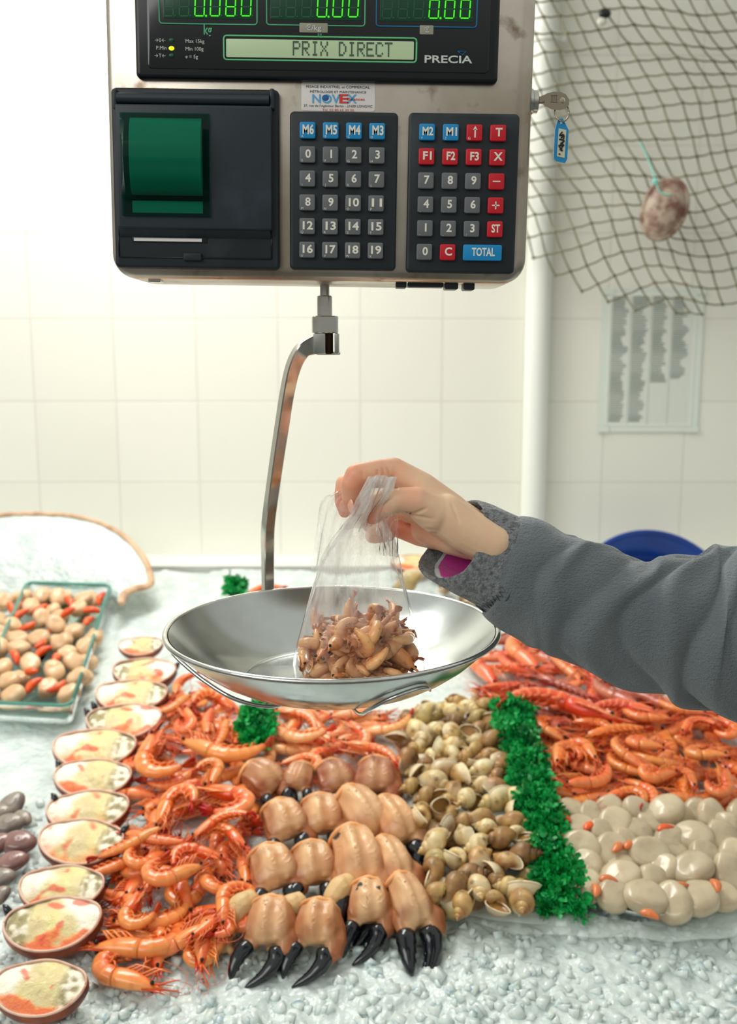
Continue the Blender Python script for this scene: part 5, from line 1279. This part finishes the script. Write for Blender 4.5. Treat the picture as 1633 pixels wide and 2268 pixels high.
# ---------------- whelks
GW = 'whelks heaped beside the parsley strip'
polyW = [(905, 1585), (1020, 1540), (1080, 1560), (1095, 1600), (1112, 1690), (1138, 1760), (1150, 1830), (1176, 1935), (1180, 1985), (1150, 2018), (1120, 2000), (960, 2012), (958, 1960), (950, 1880), (930, 1800), (908, 1730), (885, 1650)]
rw = random.Random(21); wl = []
hand = [(940, 1588, .050, 3), (1003, 1980, .016, 2), (1055, 1985, .018, 2), (1122, 1998, .016, 4), (1000, 1632, .046, 0), (1040, 1768, .042, 1), (1020, 1820, .040, 0), (965, 1870, .040, 1), (968, 1905, .034, 3), (1060, 1900, .044, 0), (1085, 1835, .044, 1), (975, 1975, .022, 2), (1160, 1962, .028, 0), (908, 1240, .03, 3), (905, 1292, .03, 3)]
for (x, y, h, kk) in hand[:-2]: wl.append((P(x, y, h), kk, h))
def packw(h, sp_, n, hs=.004):
    t = 0; c_ = 0
    while c_ < n and t < 5000:
        t += 1; p = (rw.uniform(880, 1220), rw.uniform(1540, 2020))
        if not inpoly(p, polyW): continue
        g = P(p[0], p[1], h)
        if all((g-q[0]).length > sp_ for q in wl): wl.append((g+Vector((0, 0, rw.uniform(-hs, hs))), rw.choice([0, 0, 1, 2, 2, 4, 4, 3, 1]), h)); c_ += 1
packw(.042, .0265, 75); packw(.020, .027, 80)
lane = {}
def wlane(g):    # how far across from the claws to the parsley, 0..3
    s_ = (g.y-1.05)
    xl, xr = .070+.02*s_*0, .225
    return max(0, min(3, int((g.x-xl)/(xr-xl)*4)))
wl.sort(key=lambda q: q[0].y)
LN = ['in lane touching the claws', 'in second lane from claws', 'in second lane from parsley', 'in lane touching the parsley']
cnt = {}
for g, kk, h in wl:
    l_ = wlane(g); nm_ = WHK[kk][0]; low = h < .03; key_ = (l_, nm_, low); cnt[key_] = cnt.get(key_, 0)+1; c_ = cnt[key_]
    lb = '%s %swhelk %s, %s such from the front' % (nm_, 'low-lying ' if low else '', LN[l_], ordinal(c_))
    M_ = Matrix.Translation(g) @ Euler((rw.uniform(0, 6.28), rw.uniform(-.5, .5), rw.uniform(0, 6.28))).to_matrix().to_4x4() @ Matrix.Scale(rw.uniform(1.0, 1.28) if h > .02 else rw.uniform(.9, 1.1), 4)
    spawn('whelk', WHK[kk][1], M_, lb, 'whelk', GW)
for (x, y, lb, s_) in [(905, 1292, 'green-yellow whelk far behind the pan, under the hand', 1.7), (960, 1262, 'brown whelk behind the pan beside the cuff', 1.3), (985, 1295, 'dark brown whelk between pan rim and sleeve cuff', 1.4), (1030, 1330, 'dark whelk right behind the pan rim under the cuff', 1.3)]:
    spawn('whelk', WHK[3 if 'green' in lb else 2][1], Matrix.Translation(P(x, y, .03)) @ Euler((rw.uniform(0, 6), .3, rw.uniform(0, 6))).to_matrix().to_4x4() @ Matrix.Scale(s_, 4), lb, 'whelk', 'whelks far behind the pan')

# ---------------- scallops on white paper at right
M_sheet = mat('wet_paper', (226, 232, 226), 0.3, trans=0.0, sss=0.2, bump=(40, 0.4, 0.004))
def sheet(px_edge, h, name, label, wav=.004, m_=None, cat='paper sheet', lip=0.0, seed=0):
    f = MB(); cen = (sum(p[0] for p in px_edge)/len(px_edge), sum(p[1] for p in px_edge)/len(px_edge)); n_ = 96; NR = 14
    loop = smooth_path([(p[0], p[1], 0) for p in px_edge+[px_edge[0]]], n_)[:-1]; vs = []
    for i in range(NR+1):
        t = i/NR
        for q in loop:
            g = P(cen[0]+(q.x-cen[0])*t, cen[1]+(q.y-cen[1])*t, h); up = lip*max(0, (t-.86)/.14)
            vs.append(g+Vector((0, 0, wav*nz((g.x, g.y, 0), 22, seed)+up)))
    nn = len(loop); f.add(vs, [[i*nn+k_, i*nn+(k_+1) % nn, (i+1)*nn+(k_+1) % nn, (i+1)*nn+k_] for i in range(NR) for k_ in range(nn)])
    o = f.build(name, m_ or M_sheet); so = o.modifiers.new('t', 'SOLIDIFY'); so.thickness = .0006
    return tag(o, label, cat)
sheet([(1215, 1800), (1400, 1790), (1600, 1775), (1640, 1850), (1690, 1990), (1600, 2010), (1480, 2052), (1380, 2040), (1270, 1990), (1235, 1900)], .012, 'paper_sheet', 'white paper sheet curling up round the heap of scallops', .003, lip=.016)
sheet([(880, 1560), (1080, 1540), (1190, 1800), (1235, 1990), (1215, 2045), (1120, 2040), (1000, 2022), (920, 2030), (900, 1800)], .006, 'paper_sheet', 'white paper sheet spread under the whelks and parsley strip', .003, seed=3)
M_film = mat('clear_film', (225, 235, 230), 0.12, alpha=0.22, bump=(30, 0.8, 0.006))
sheet([(1000, 2012), (1300, 2030), (1500, 2050), (1660, 2010), (1690, 2060), (1500, 2085), (1280, 2075), (1120, 2065)], .014, 'plastic_film', 'clear plastic film lying on ice before the scallop paper', .006, M_film, 'plastic film', seed=5)
rs_ = random.Random(31); GSC = 'raw scallops on white paper'
SCP = [(1268, 1797, 0), (1312, 1806, 0), (1287, 1832, 0), (1352, 1795, 0), (1362, 1826, 1), (1412, 1797, 0), (1475, 1795, 1), (1548, 1800, 0), (1578, 1812, 1), (1440, 1822, 0), (1510, 1815, 0), (1603, 1835, 0),
       (1262, 1855, 0), (1335, 1850, 0), (1412, 1845, 0), (1485, 1862, 0), (1538, 1853, 1), (1600, 1860, 1), (1285, 1880, 1), (1355, 1888, 1), (1440, 1893, 1), (1498, 1880, 0), (1562, 1893, 0), (1628, 1895, 0),
       (1300, 1915, 0), (1372, 1920, 0), (1532, 1925, 1), (1620, 1935, 1), (1295, 1965, 1), (1375, 1946, 1), (1450, 1952, 0), (1360, 1985, 0), (1430, 1988, 1), (1492, 2000, 1), (1548, 1990, 1), (1600, 1985, 0), (1470, 1925, 0), (1385, 1870, 0), (1320, 1945, 0), (1645, 1800, 0)]
SCP.sort(key=lambda q: -q[1])
def rowname(y):
    return ['nearest edge row', 'second row from the near edge', 'middle row', 'second row from the far edge', 'farthest row'][0 if y > 1960 else 1 if y > 1905 else 2 if y > 1868 else 3 if y > 1818 else 4]
byrow = {}
for q in SCP: byrow.setdefault(rowname(q[1]), []).append(q)
for rn_, L_ in byrow.items():
    L_.sort()
    for i, (x, y, big) in enumerate(L_):
        h = .024+.010*rs_.random()+(.006 if big else 0); g = P(x, y, h)
        M_ = Matrix.Translation(g) @ BASE @ Matrix.Rotation(radians(rs_.uniform(0, 42)), 4, 'X') @ Matrix.Rotation(radians(rs_.uniform(-34, 34)), 4, 'Y') @ Matrix.Rotation(rs_.uniform(0, 6), 4, 'Z') @ Matrix.Diagonal((1.18 if big else .98, 1.12 if big else .95, 1.15 if big else 1.05, 1))
        o = ob('raw_scallop', SCA[rs_.randrange(5)], None, M_)
        tag(o, 'raw cream scallop in the %s, %s from the parsley strip' % (rn_, ordinal(i+1)), 'scallop', GSC)
for i, (x, y, lb, d) in enumerate([(1472, 1836, 'bright orange coral lying on top between two scallops', 0), (1383, 1862, 'small orange coral tip standing between middle scallops', 1), (1400, 1876, 'brownish coral crossing a scallop in the middle', 1), (1605, 1902, 'orange coral at the frame edge of scallop heap', 0), (1327, 1955, 'thin orange coral bent round a cut scallop near paper', 1), (1342, 1945, 'second thin coral beside the bent one near paper', 1),
        (1512, 1970, 'small red coral between two nearest scallops', 1), (1432, 2018, 'dark brown coral under the nearest scallop on paper edge', 1), (1226, 1856, 'orange coral speck beside the long parsley strip', 0), (1588, 1945, 'thin orange coral upright between large scallops', 1), (1240, 1802, 'small orange coral under the farthest scallop by parsley', 0), (1310, 1834, 'tiny orange coral in far rows near parsley', 0)]):
    tag(ob('scallop_coral', CORM[d], None, Matrix.Translation(P(x-14, y+4, .046)) @ BASE @ Matrix.Rotation(rs_.uniform(-.8, .8)-(1.2 if i in (4, 1, 9) else 0), 4, 'Z') @ Matrix.Scale(.85, 4)), lb, 'coral', 'orange corals among the scallops')

# ---------------- glass dish of scallops at left
M_gl = mat('dish_glass', (226, 244, 238), 0.03, trans=1.0, ior=1.48); M_ge = mat('glass_edge', (96, 176, 158), 0.10, trans=0.55, ior=1.5)
cA_, cB_, cC_ = P(246, 1296, .044), P(158, 1566, .044), P(-60, 1556, .044); cD_ = cA_+(cC_-cB_)+Vector((-.02, 0, 0))
dish = thing('glass_dish', 'square glass dish with greenish rim full of scallops and corals set on ice', 'dish', Matrix.Translation(cB_))
def rloop(pts, r, n_=6, z=0):
    out = []
    for i in range(4):
        p, a, b = pts[i], pts[i-1], pts[(i+1) % 4]; da, db = (a-p).normalized(), (b-p).normalized()
        for k_ in range(n_+1):
            t = k_/n_; out.append((p+da*r*(1-t)**2+db*r*t**2)+Vector((0, 0, z)))
    return out
CRN = [cB_, cC_, cD_, cA_]; cen = sum(CRN, Vector())/4
L0 = [p-cB_ for p in rloop(CRN, .022)]
def ins(lp, d, dz): c_ = cen-cB_; return [p+(c_-p).normalized()*d+Vector((0, 0, dz)) for p in lp]
f = MB(); rings = [L0, ins(L0, .001, -.02), ins(L0, .004, -.032), ins(L0, .018, -.038)]; n_ = len(L0)
inn_ = [ins(L0, .004, 0), ins(L0, .005, -.02), ins(L0, .008, -.030), ins(L0, .020, -.0345)]
seq = rings[::-1]+inn_; f.add([p for r_ in seq for p in r_], [[i*n_+k_, i*n_+(k_+1) % n_, (i+1)*n_+(k_+1) % n_, (i+1)*n_+k_] for i in range(len(seq)-1) for k_ in range(n_)]+[list(range(n_)), [(len(seq)-1)*n_+k_ for k_ in range(n_)][::-1]])
f.build('basin', M_gl, dish)
f = MB(); f.tube([p for p in ins(L0, .002, .001)]+[ins(L0, .002, .001)[0]], .0034, 8); f.build('rim', M_ge, dish)
polyD = [(-30, 1325), (60, 1318), (228, 1330), (215, 1400), (172, 1540), (-30, 1545)]
rd_ = random.Random(8); got = []; t = 0
while len(got) < 95 and t < 16000:
    t += 1; p = (rd_.uniform(-30, 230), rd_.uniform(1318, 1548)); hh = .028 if t > 5000 else .044
    if not inpoly(p, polyD): continue
    g = P(p[0], p[1], hh-.012)
    if all((g-q[0]).length > .036 for q in got): got.append((g, p))
got.sort(key=lambda q: (round(q[1][1]/36), q[1][0])); rowi = {}; rks = sorted({round(q[1][1]/36) for q in got}, reverse=True)
for g, p in got:
    rk = rks.index(round(p[1]/36))+1; rowi[rk] = rowi.get(rk, 0)+1
    M_ = Matrix.Translation(g) @ BASE @ Matrix.Rotation(rd_.uniform(-.1, .7), 4, 'X') @ Matrix.Rotation(rd_.uniform(-.6, .6), 4, 'Y') @ Matrix.Rotation(rd_.uniform(0, 6), 4, 'Z') @ Matrix.Diagonal((.98, .86, 1.12, 1))
    if rd_.random() < .24:
        tag(ob('scallop_coral', CORM[0], None, M_ @ Matrix.Translation((-.016, 0, .006)) @ Matrix.Scale(1.25, 4)), 'vivid orange coral in the glass dish, row %s from its near rim, place %s' % (ordinal(rk), ordinal(rowi[rk])), 'coral', 'orange corals in the glass dish')
    else:
        tag(ob('dish_scallop', SCB[rd_.randrange(4)], None, M_), 'peach-cream scallop in the glass dish, %s row from near rim, %s from the frame edge' % (ordinal(rk), ordinal(rowi[rk])), 'scallop', 'scallops in the glass dish')

# ---------------- rough basket rim heaped with ice, far left
M_wood = mat('pale_wood', (214, 180, 146), 0.7, var=((180, 140, 110), 30, .4, .65), bump=(90, .7, .004))
bk = thing('ice_basket', 'pale wooden curved rim heaped with ice standing behind the glass dish', 'basket', Matrix.Translation(P(150, 1290, .0)))
b0 = P(150, 1290, .0); YB = 2.12
path = [(-60, 1150), (0, 1141), (80, 1138), (160, 1143), (225, 1160), (280, 1192), (318, 1235), (334, 1275), (330, 1296), (300, 1304), (276, 1316), (268, 1338)]
Yp = [2.26, 2.26, 2.26, 2.25, 2.24, 2.21, 2.16, 2.10, 2.06, 2.03, 2.0, 1.97]
pts = smooth_path([PY(x, y, Y_)-b0 for (x, y), Y_ in zip(path, Yp)], 70)
f = MB(); f.tube(pts, [(.0055+.0015*nz((i*.3, 0, 0)), .008) for i in range(71)], 8); f.build('wooden_rim', M_wood, bk)
# ice filling: a heap leaning from the rim down to the dish
f = MB(); NI = 60; vs = []
bot = smooth_path([P(-60, 1322, .02)-b0, P(60, 1322, .02)-b0, P(180, 1322, .02)-b0, P(245, 1330, .02)-b0, P(262, 1338, .01)-b0], NI)
for j in range(31):
    t = j/30
    for i in range(NI+1):
        a = pts[int(i/NI*70)]; b = bot[i]; p = a.lerp(b, t); p += Vector((0, -.02*sin(t*pi), .012*sin(t*pi)+(.006*nz((p.x, p.y, p.z), 40)+.003*nz((p.x, p.y, p.z), 120))*sin(min(1, t*4+.1)*pi/2)-.004*(t < .02)))
        vs.append(p)
f.add(vs, [[j*(NI+1)+i, j*(NI+1)+i+1, (j+1)*(NI+1)+i+1, (j+1)*(NI+1)+i] for j in range(30) for i in range(NI)]); f.build('ice_heap', M_ice, bk)

# ---------------- clams at the near left corner
M_clm = mat('clam_shell', (150, 112, 104), 0.22, rnd=.14, coat=.5, var=((112, 76, 72), 30, .4, .65), bump=(120, .2, .001)); M_clm2 = mat('clam_shell_grey', (150, 138, 124), 0.3, rnd=.1, coat=.3, var=((104, 92, 88), 40, .4, .65))
def clam_proto(m_):
    a_, c_ = [], []
    for s_ in (1, -1):
        f = MB(); vs = []; n_, m2 = 22, 9
        for i in range(m2+1):
            t = i/m2
            for k_ in range(n_):
                ph = 2*pi*k_/n_; vs.append((.020*t*cos(ph)+.002*(1-t), .0145*t*sin(ph)*(1-.12*cos(ph)), s_*(.0088*sqrt(max(0, 1-t*t))+.0003*sin(t*40))))
        f.add(vs, [[i*n_+k_, i*n_+(k_+1) % n_, (i+1)*n_+(k_+1) % n_, (i+1)*n_+k_][::s_] for i in range(m2) for k_ in range(n_)]); a_.append(f.mesh('valve', [m_]))
    return [('upper_valve', a_[0], []), ('lower_valve', a_[1], [])]
CLM = [clam_proto(M_clm), clam_proto(M_clm2)]
for (x, y, k_, rz, s_, lb) in [(42, 1866, 0, -.1, 1.25, 'glossy mauve clam at the end of second row in near left corner'), (28, 1908, 0, .3, 1.05, 'glossy mauve-brown clam below the largest one'), (20, 1825, 1, .2, 1.15, 'grey-brown clam above the largest mauve one'), (24, 1785, 1, 1.2, 1.25, 'grey clam with pointed top, farthest of the corner group'), (50, 1812, 1, -.6, .8, 'small grey clam tucked beside the pointed one'),
        (-8, 1870, 0, .5, 1.1, 'mauve clam cut by the frame edge beside the largest'), (0, 1945, 1, .2, 1.0, 'tan clam, nearest but one of the corner group'), (-2, 1985, 1, .9, .8, 'small dark clam, nearest of the corner group'), (-5, 1800, 1, .1, 1.0, 'grey clam cut by the frame edge beside the pointed one')]:
    dz = .014
    spawn('clam', CLM[k_], Matrix.Translation(P(x, y, dz)) @ BASE @ Matrix.Rotation(.35, 4, 'X') @ Matrix.Rotation(rz, 4, 'Z') @ Matrix.Scale(s_, 4), lb, 'clam', 'clams in the near left corner')

# ---------------- plastic parsley strips
M_par = mat('parsley_green', (8, 158, 70), 0.4, var=[((40, 190, 100), 45, .45, .65), ((2, 108, 50), 30, .5, .7)], spec=.5); M_base = mat('parsley_base', (226, 234, 226), 0.3)
def parsley(path, w_, hgt, n_, label, seed, base=True):
    rg = random.Random(seed); pw = [P(x, y, h) for x, y, h in path]; pp = smooth_path(pw, 60); r_ = thing('parsley_strip', label, 'parsley strip', Matrix.Translation(pw[0]))
    o_ = pw[0]
    f = MB()
    if base:
        f.tube([p-o_-Vector((0, 0, .004)) for p in pp], (w_*.42, .005), 8, B=(0, 0, 1)); f.build('base_strip', M_base, r_); f = MB()
    for i in range(n_):
        t = rg.random(); k_ = int(t*59); p = pp[k_].lerp(pp[k_+1], t*59-k_); tg_ = (pp[k_+1]-pp[k_]).normalized(); sd = tg_.cross(Vector((0, 0, 1))).normalized()
        a = rg.uniform(-1.5, 1.5); lng = hgt*rg.uniform(.4, 1.1)*(1+.9*nz((t*12, seed, a*.8)))
        d = (Vector((0, 0, 1))*cos(a)+sd*sin(a)+tg_*rg.uniform(-.5, .5)).normalized()
        q0 = p-o_+sd*sin(a)*w_*.25; q1 = q0+d*lng
        f.tube([q0, q1], [.0007, .0004], 3, caps=(False, False))
        # curly leaf: a few serrated lobes
        for m_ in range(5):
            ax_ = Vector((rg.uniform(-1, 1), rg.uniform(-1, 1), rg.uniform(-.4, 1))).normalized(); c_ = q1+ax_*.0015; u_ = (ax_.cross(d)+Vector((.01, 0, 0))).normalized(); ls = rg.uniform(.0045, .0105)
            tip = c_+(d*.6+ax_).normalized()*ls*1.5; md = c_.lerp(tip, .5)+ax_.cross(u_)*ls*.25
            f.add([c_, c_.lerp(tip, .35)+u_*ls*.5, md+u_*ls*.22, c_.lerp(tip, .75)+u_*ls*.42, tip, c_.lerp(tip, .75)-u_*ls*.42, md-u_*ls*.22, c_.lerp(tip, .35)-u_*ls*.5], [[0, 1, 2, 6, 7], [2, 3, 4, 5, 6]])
    f.build('foliage', M_par, r_); return r_
parsley([(1128, 1578, .046), (1150, 1640, .044), (1172, 1720, .040), (1190, 1800, .036), (1216, 1880, .030), (1236, 1950, .022), (1244, 2044, .010)], .017, .022, 1500, 'long green plastic parsley strip running between whelks and scallops', 1)
parsley([(572, 1582, .046), (565, 1620, .040), (563, 1668, .030)], .014, .018, 420, 'short green plastic parsley strip showing below the pan beside prawns', 2)
parsley([(524, 1296, .03), (516, 1322, .03)], .012, .018, 130, 'small green parsley tuft behind the pan beside the curved arm', 3)
put_prawn(PRW, 'arc', (558, 1312), (585, 1300), 1, .03, 'orange prawn end peeping out behind the pan beside the curved arm', 'prawns behind the pan', nm='prawn')
# ================================================================ CLEAR BAG OF BROWN SHRIMPS
BO = PY(800, 1480, .815)
M_bag = bpy.data.materials.new('clear_bag'); M_bag.use_nodes = True; N_ = M_bag.node_tree.nodes; L_ = M_bag.node_tree.links; N_.remove(N_['Principled BSDF'])
tr = N_.new('ShaderNodeBsdfTransparent'); tr.inputs[0].default_value = (.97, .975, .97, 1); gl = N_.new('ShaderNodeBsdfGlossy'); gl.inputs['Roughness'].default_value = .10
df = N_.new('ShaderNodeBsdfDiffuse'); df.inputs[0].default_value = (.95, .95, .93, 1); tl = N_.new('ShaderNodeBsdfTranslucent'); tl.inputs[0].default_value = (.9, .9, .88, 1)
ad = N_.new('ShaderNodeMixShader'); ad.inputs[0].default_value = .72; L_.new(df.outputs[0], ad.inputs[1]); L_.new(tl.outputs[0], ad.inputs[2])
tcb = N_.new('ShaderNodeTexCoord'); mpb = N_.new('ShaderNodeMapping'); mpb.inputs['Scale'].default_value = (1, 1, .16); L_.new(tcb.outputs['Object'], mpb.inputs[0])
nb_ = N_.new('ShaderNodeTexNoise'); nb_.inputs['Scale'].default_value = 130; nb_.inputs['Detail'].default_value = 5; L_.new(mpb.outputs[0], nb_.inputs['Vector'])
at = N_.new('ShaderNodeAttribute'); at.attribute_name = 'Col'; sx_ = N_.new('ShaderNodeSeparateColor'); L_.new(at.outputs['Color'], sx_.inputs[0])
r1 = N_.new('ShaderNodeMapRange'); r1.inputs[1].default_value = .34; r1.inputs[2].default_value = .70; r1.inputs[3].default_value = .12; r1.inputs[4].default_value = .80; L_.new(nb_.outputs[0], r1.inputs[0])
mu = N_.new('ShaderNodeMath'); mu.operation = 'MULTIPLY'; L_.new(r1.outputs[0], mu.inputs[0]); L_.new(sx_.outputs[0], mu.inputs[1])
m1 = N_.new('ShaderNodeMixShader'); L_.new(mu.outputs[0], m1.inputs[0]); L_.new(tr.outputs[0], m1.inputs[1]); L_.new(ad.outputs[0], m1.inputs[2])
lw = N_.new('ShaderNodeFresnel'); lw.inputs[0].default_value = 1.07; bu = N_.new('ShaderNodeBump'); bu.inputs['Strength'].default_value = .5; bu.inputs['Distance'].default_value = .002; L_.new(nb_.outputs[0], bu.inputs['Height'])
L_.new(bu.outputs[0], gl.inputs['Normal']); pass
m2 = N_.new('ShaderNodeMixShader'); L_.new(lw.outputs[0], m2.inputs[0]); L_.new(m1.outputs[0], m2.inputs[1]); L_.new(gl.outputs[0], m2.inputs[2]); L_.new(m2.outputs[0], N_['Material Output'].inputs[0])
bag = thing('plastic_bag', 'clear plastic bag pinched at the top, with brown shrimps, standing in the pan', 'bag', Matrix.Translation(BO))
def BL(px, py, Y): return PY(px, py, Y)-BO
zb = PZ-.0455+.0035-BO.z
f = MB(); NK = 140; lv = []
#  y_px, x left, x right, centre Y, half depth, fold depth
prof = [(1056, 822, 871, .772, .006, .003), (1075, 812, 866, .772, .007, .003), (1105, 800, 858, .774, .009, .004), (1135, 790, 848, .778, .011, .004), (1160, 772, 850, .786, .014, .004), (1195, 742, 868, .796, .019, .004),
        (1240, 712, 884, .805, .024, .0035), (1290, 694, 897, .810, .029, .003), (1340, 681, 910, .813, .034, .0025), (1390, 668, 925, .815, .038, .002), (1430, 659, 936, .815, .040, .002), (1470, 653, 941, .815, .041, .0018), (1497, 652, 938, .814, .041, .001), (1512, 660, 930, .814, .036, .0005)]
def sm(t, k_):
    n = len(prof)-1; u = t*n; i = min(int(u), n-1); w_ = u-i; w_ = w_
    return lerp(prof[i][k_], prof[i+1][k_], w_)
NL = 84; vs = []; cs = []
for j in range(NL+1):
    t = j/NL; y, xl, xr, Yc, hd, fd = [sm(t, q) for q in range(6)]
    a_, b_ = BL(xl, y, Yc), BL(xr, y, Yc); c_ = (a_+b_)/2; hw = (b_-a_).x/2
    for k_ in range(NK):
        a = 2*pi*k_/NK; fo = fd*(.6*sin(a*7+t*5+2*nz((a, t*2, 0)))+.3*sin(a*13-t*7)+1.5*nz((cos(a)*2.5, sin(a)*2.5, t*3)))
        p = c_+Vector((cos(a)*(hw+fo), sin(a)*(hd+fo*1.2), 0)); p.z = max(p.z, zb) if t < 1 else zb
        vs.append(p); w_ = interp([0, .12, .35, .6, .75, 1], [1.0, .95, .85, .60, .34, .22], t)*(.75+.5*max(0, cos(a-pi)))
        cs.append((w_, w_, w_))
f.add(vs, [[j*NK+k_, j*NK+(k_+1) % NK, (j+1)*NK+(k_+1) % NK, (j+1)*NK+k_] for j in range(NL) for k_ in range(NK)]+[[NL*NK+k_ for k_ in range(NK)]], 0, cs)
f.build('bag_body', M_bag, bag)
def flap(grid_, name, w_):     # grid_: rows of (px,py,Y)
    R_ = [smooth_path([BL(*q) for q in r_], 24) for r_ in grid_]; cols = [smooth_path([r_[i] for r_ in R_], 24) for i in range(25)]
    f = MB(); vs = []
    for j in range(25):
        for i in range(25):
            p = cols[i][j].copy(); p.y += .0022*sin(i*.9+j*.25)+.003*nz((p.x, p.y, p.z), 70); vs.append(p)
    f.add(vs, [[j*25+i, j*25+i+1, (j+1)*25+i+1, (j+1)*25+i] for j in range(24) for i in range(24)], 0, (w_, w_, w_)); f.build(name, M_bag, bag)
flap([[(818, 1056, .768), (845, 1052, .764), (873, 1060, .768)], [(796, 1092, .766), (832, 1090, .758), (872, 1084, .764)], [(775, 1135, .770), (812, 1132, .762), (850, 1122, .768)], [(752, 1172, .780), (795, 1170, .775), (828, 1165, .778)]], 'gathered_top', .95)
flap([[(742, 1090, .800), (765, 1086, .795), (785, 1098, .79)], [(712, 1110, .808), (745, 1112, .80), (775, 1130, .79)], [(702, 1170, .810), (730, 1175, .80), (765, 1180, .79)], [(690, 1260, .812), (725, 1260, .80), (760, 1255, .79)]], 'loose_side_flap', .6)
flap([[(835, 1138, .765), (858, 1132, .762), (880, 1137, .765)], [(832, 1165, .762), (858, 1160, .758), (883, 1162, .764)], [(836, 1190, .766), (862, 1188, .762), (882, 1195, .766)], [(842, 1230, .780), (866, 1232, .776), (884, 1235, .78)]], 'folded_lip', .55)
# shrimps inside
rb = random.Random(17); got = []; t = 0
cx0, cy0 = BO.x-.0005, .815
while len(got) < 62 and t < 30000:
    t += 1; x, y, z = rb.uniform(-.048, .038), rb.uniform(-.033, .033), rb.uniform(.004, .048)
    top = .047*(1-.55*(abs(x-.008)/.052)**2.2)+.004*sin(x*150)
    if (x/.048)**2*.9+(y/.034)**2 > 1 or z > top: continue
    p = Vector((cx0+x, cy0+y, PZ-.0455+.004+z))
    if all((p-q).length > .0122 for q in got): got.append(p)
got.sort(key=lambda p: (round(p.z/.012), p.x))
lay = {}
for p in got:
    L__ = min(3, int((p.z-(PZ-.0455))/.0135)); lay[L__] = lay.get(L__, 0)+1
    ln = ['bottom layer', 'second layer from the bottom', 'third layer from the bottom', 'top layer'][L__]
    M_ = Matrix.Translation(p) @ Euler((rb.uniform(-.9, .9)+pi/2*(rb.random() < .6), rb.uniform(-.6, .6), rb.uniform(0, 6.28))).to_matrix().to_4x4() @ Matrix.Scale(rb.uniform(.85, 1.1), 4) @ Matrix.Translation((-.004, -.006, 0))
    fr_ = 'front' if p.y < cy0-.010 else 'back' if p.y > cy0+.012 else 'middle'
    spawn('brown_shrimp', BRN[rb.randrange(4)], M_, 'small brown cooked shrimp in the clear bag, %s, at the %s' % (ln, fr_), 'shrimp', 'brown shrimps in the bag, %s, %s' % (ln, fr_))
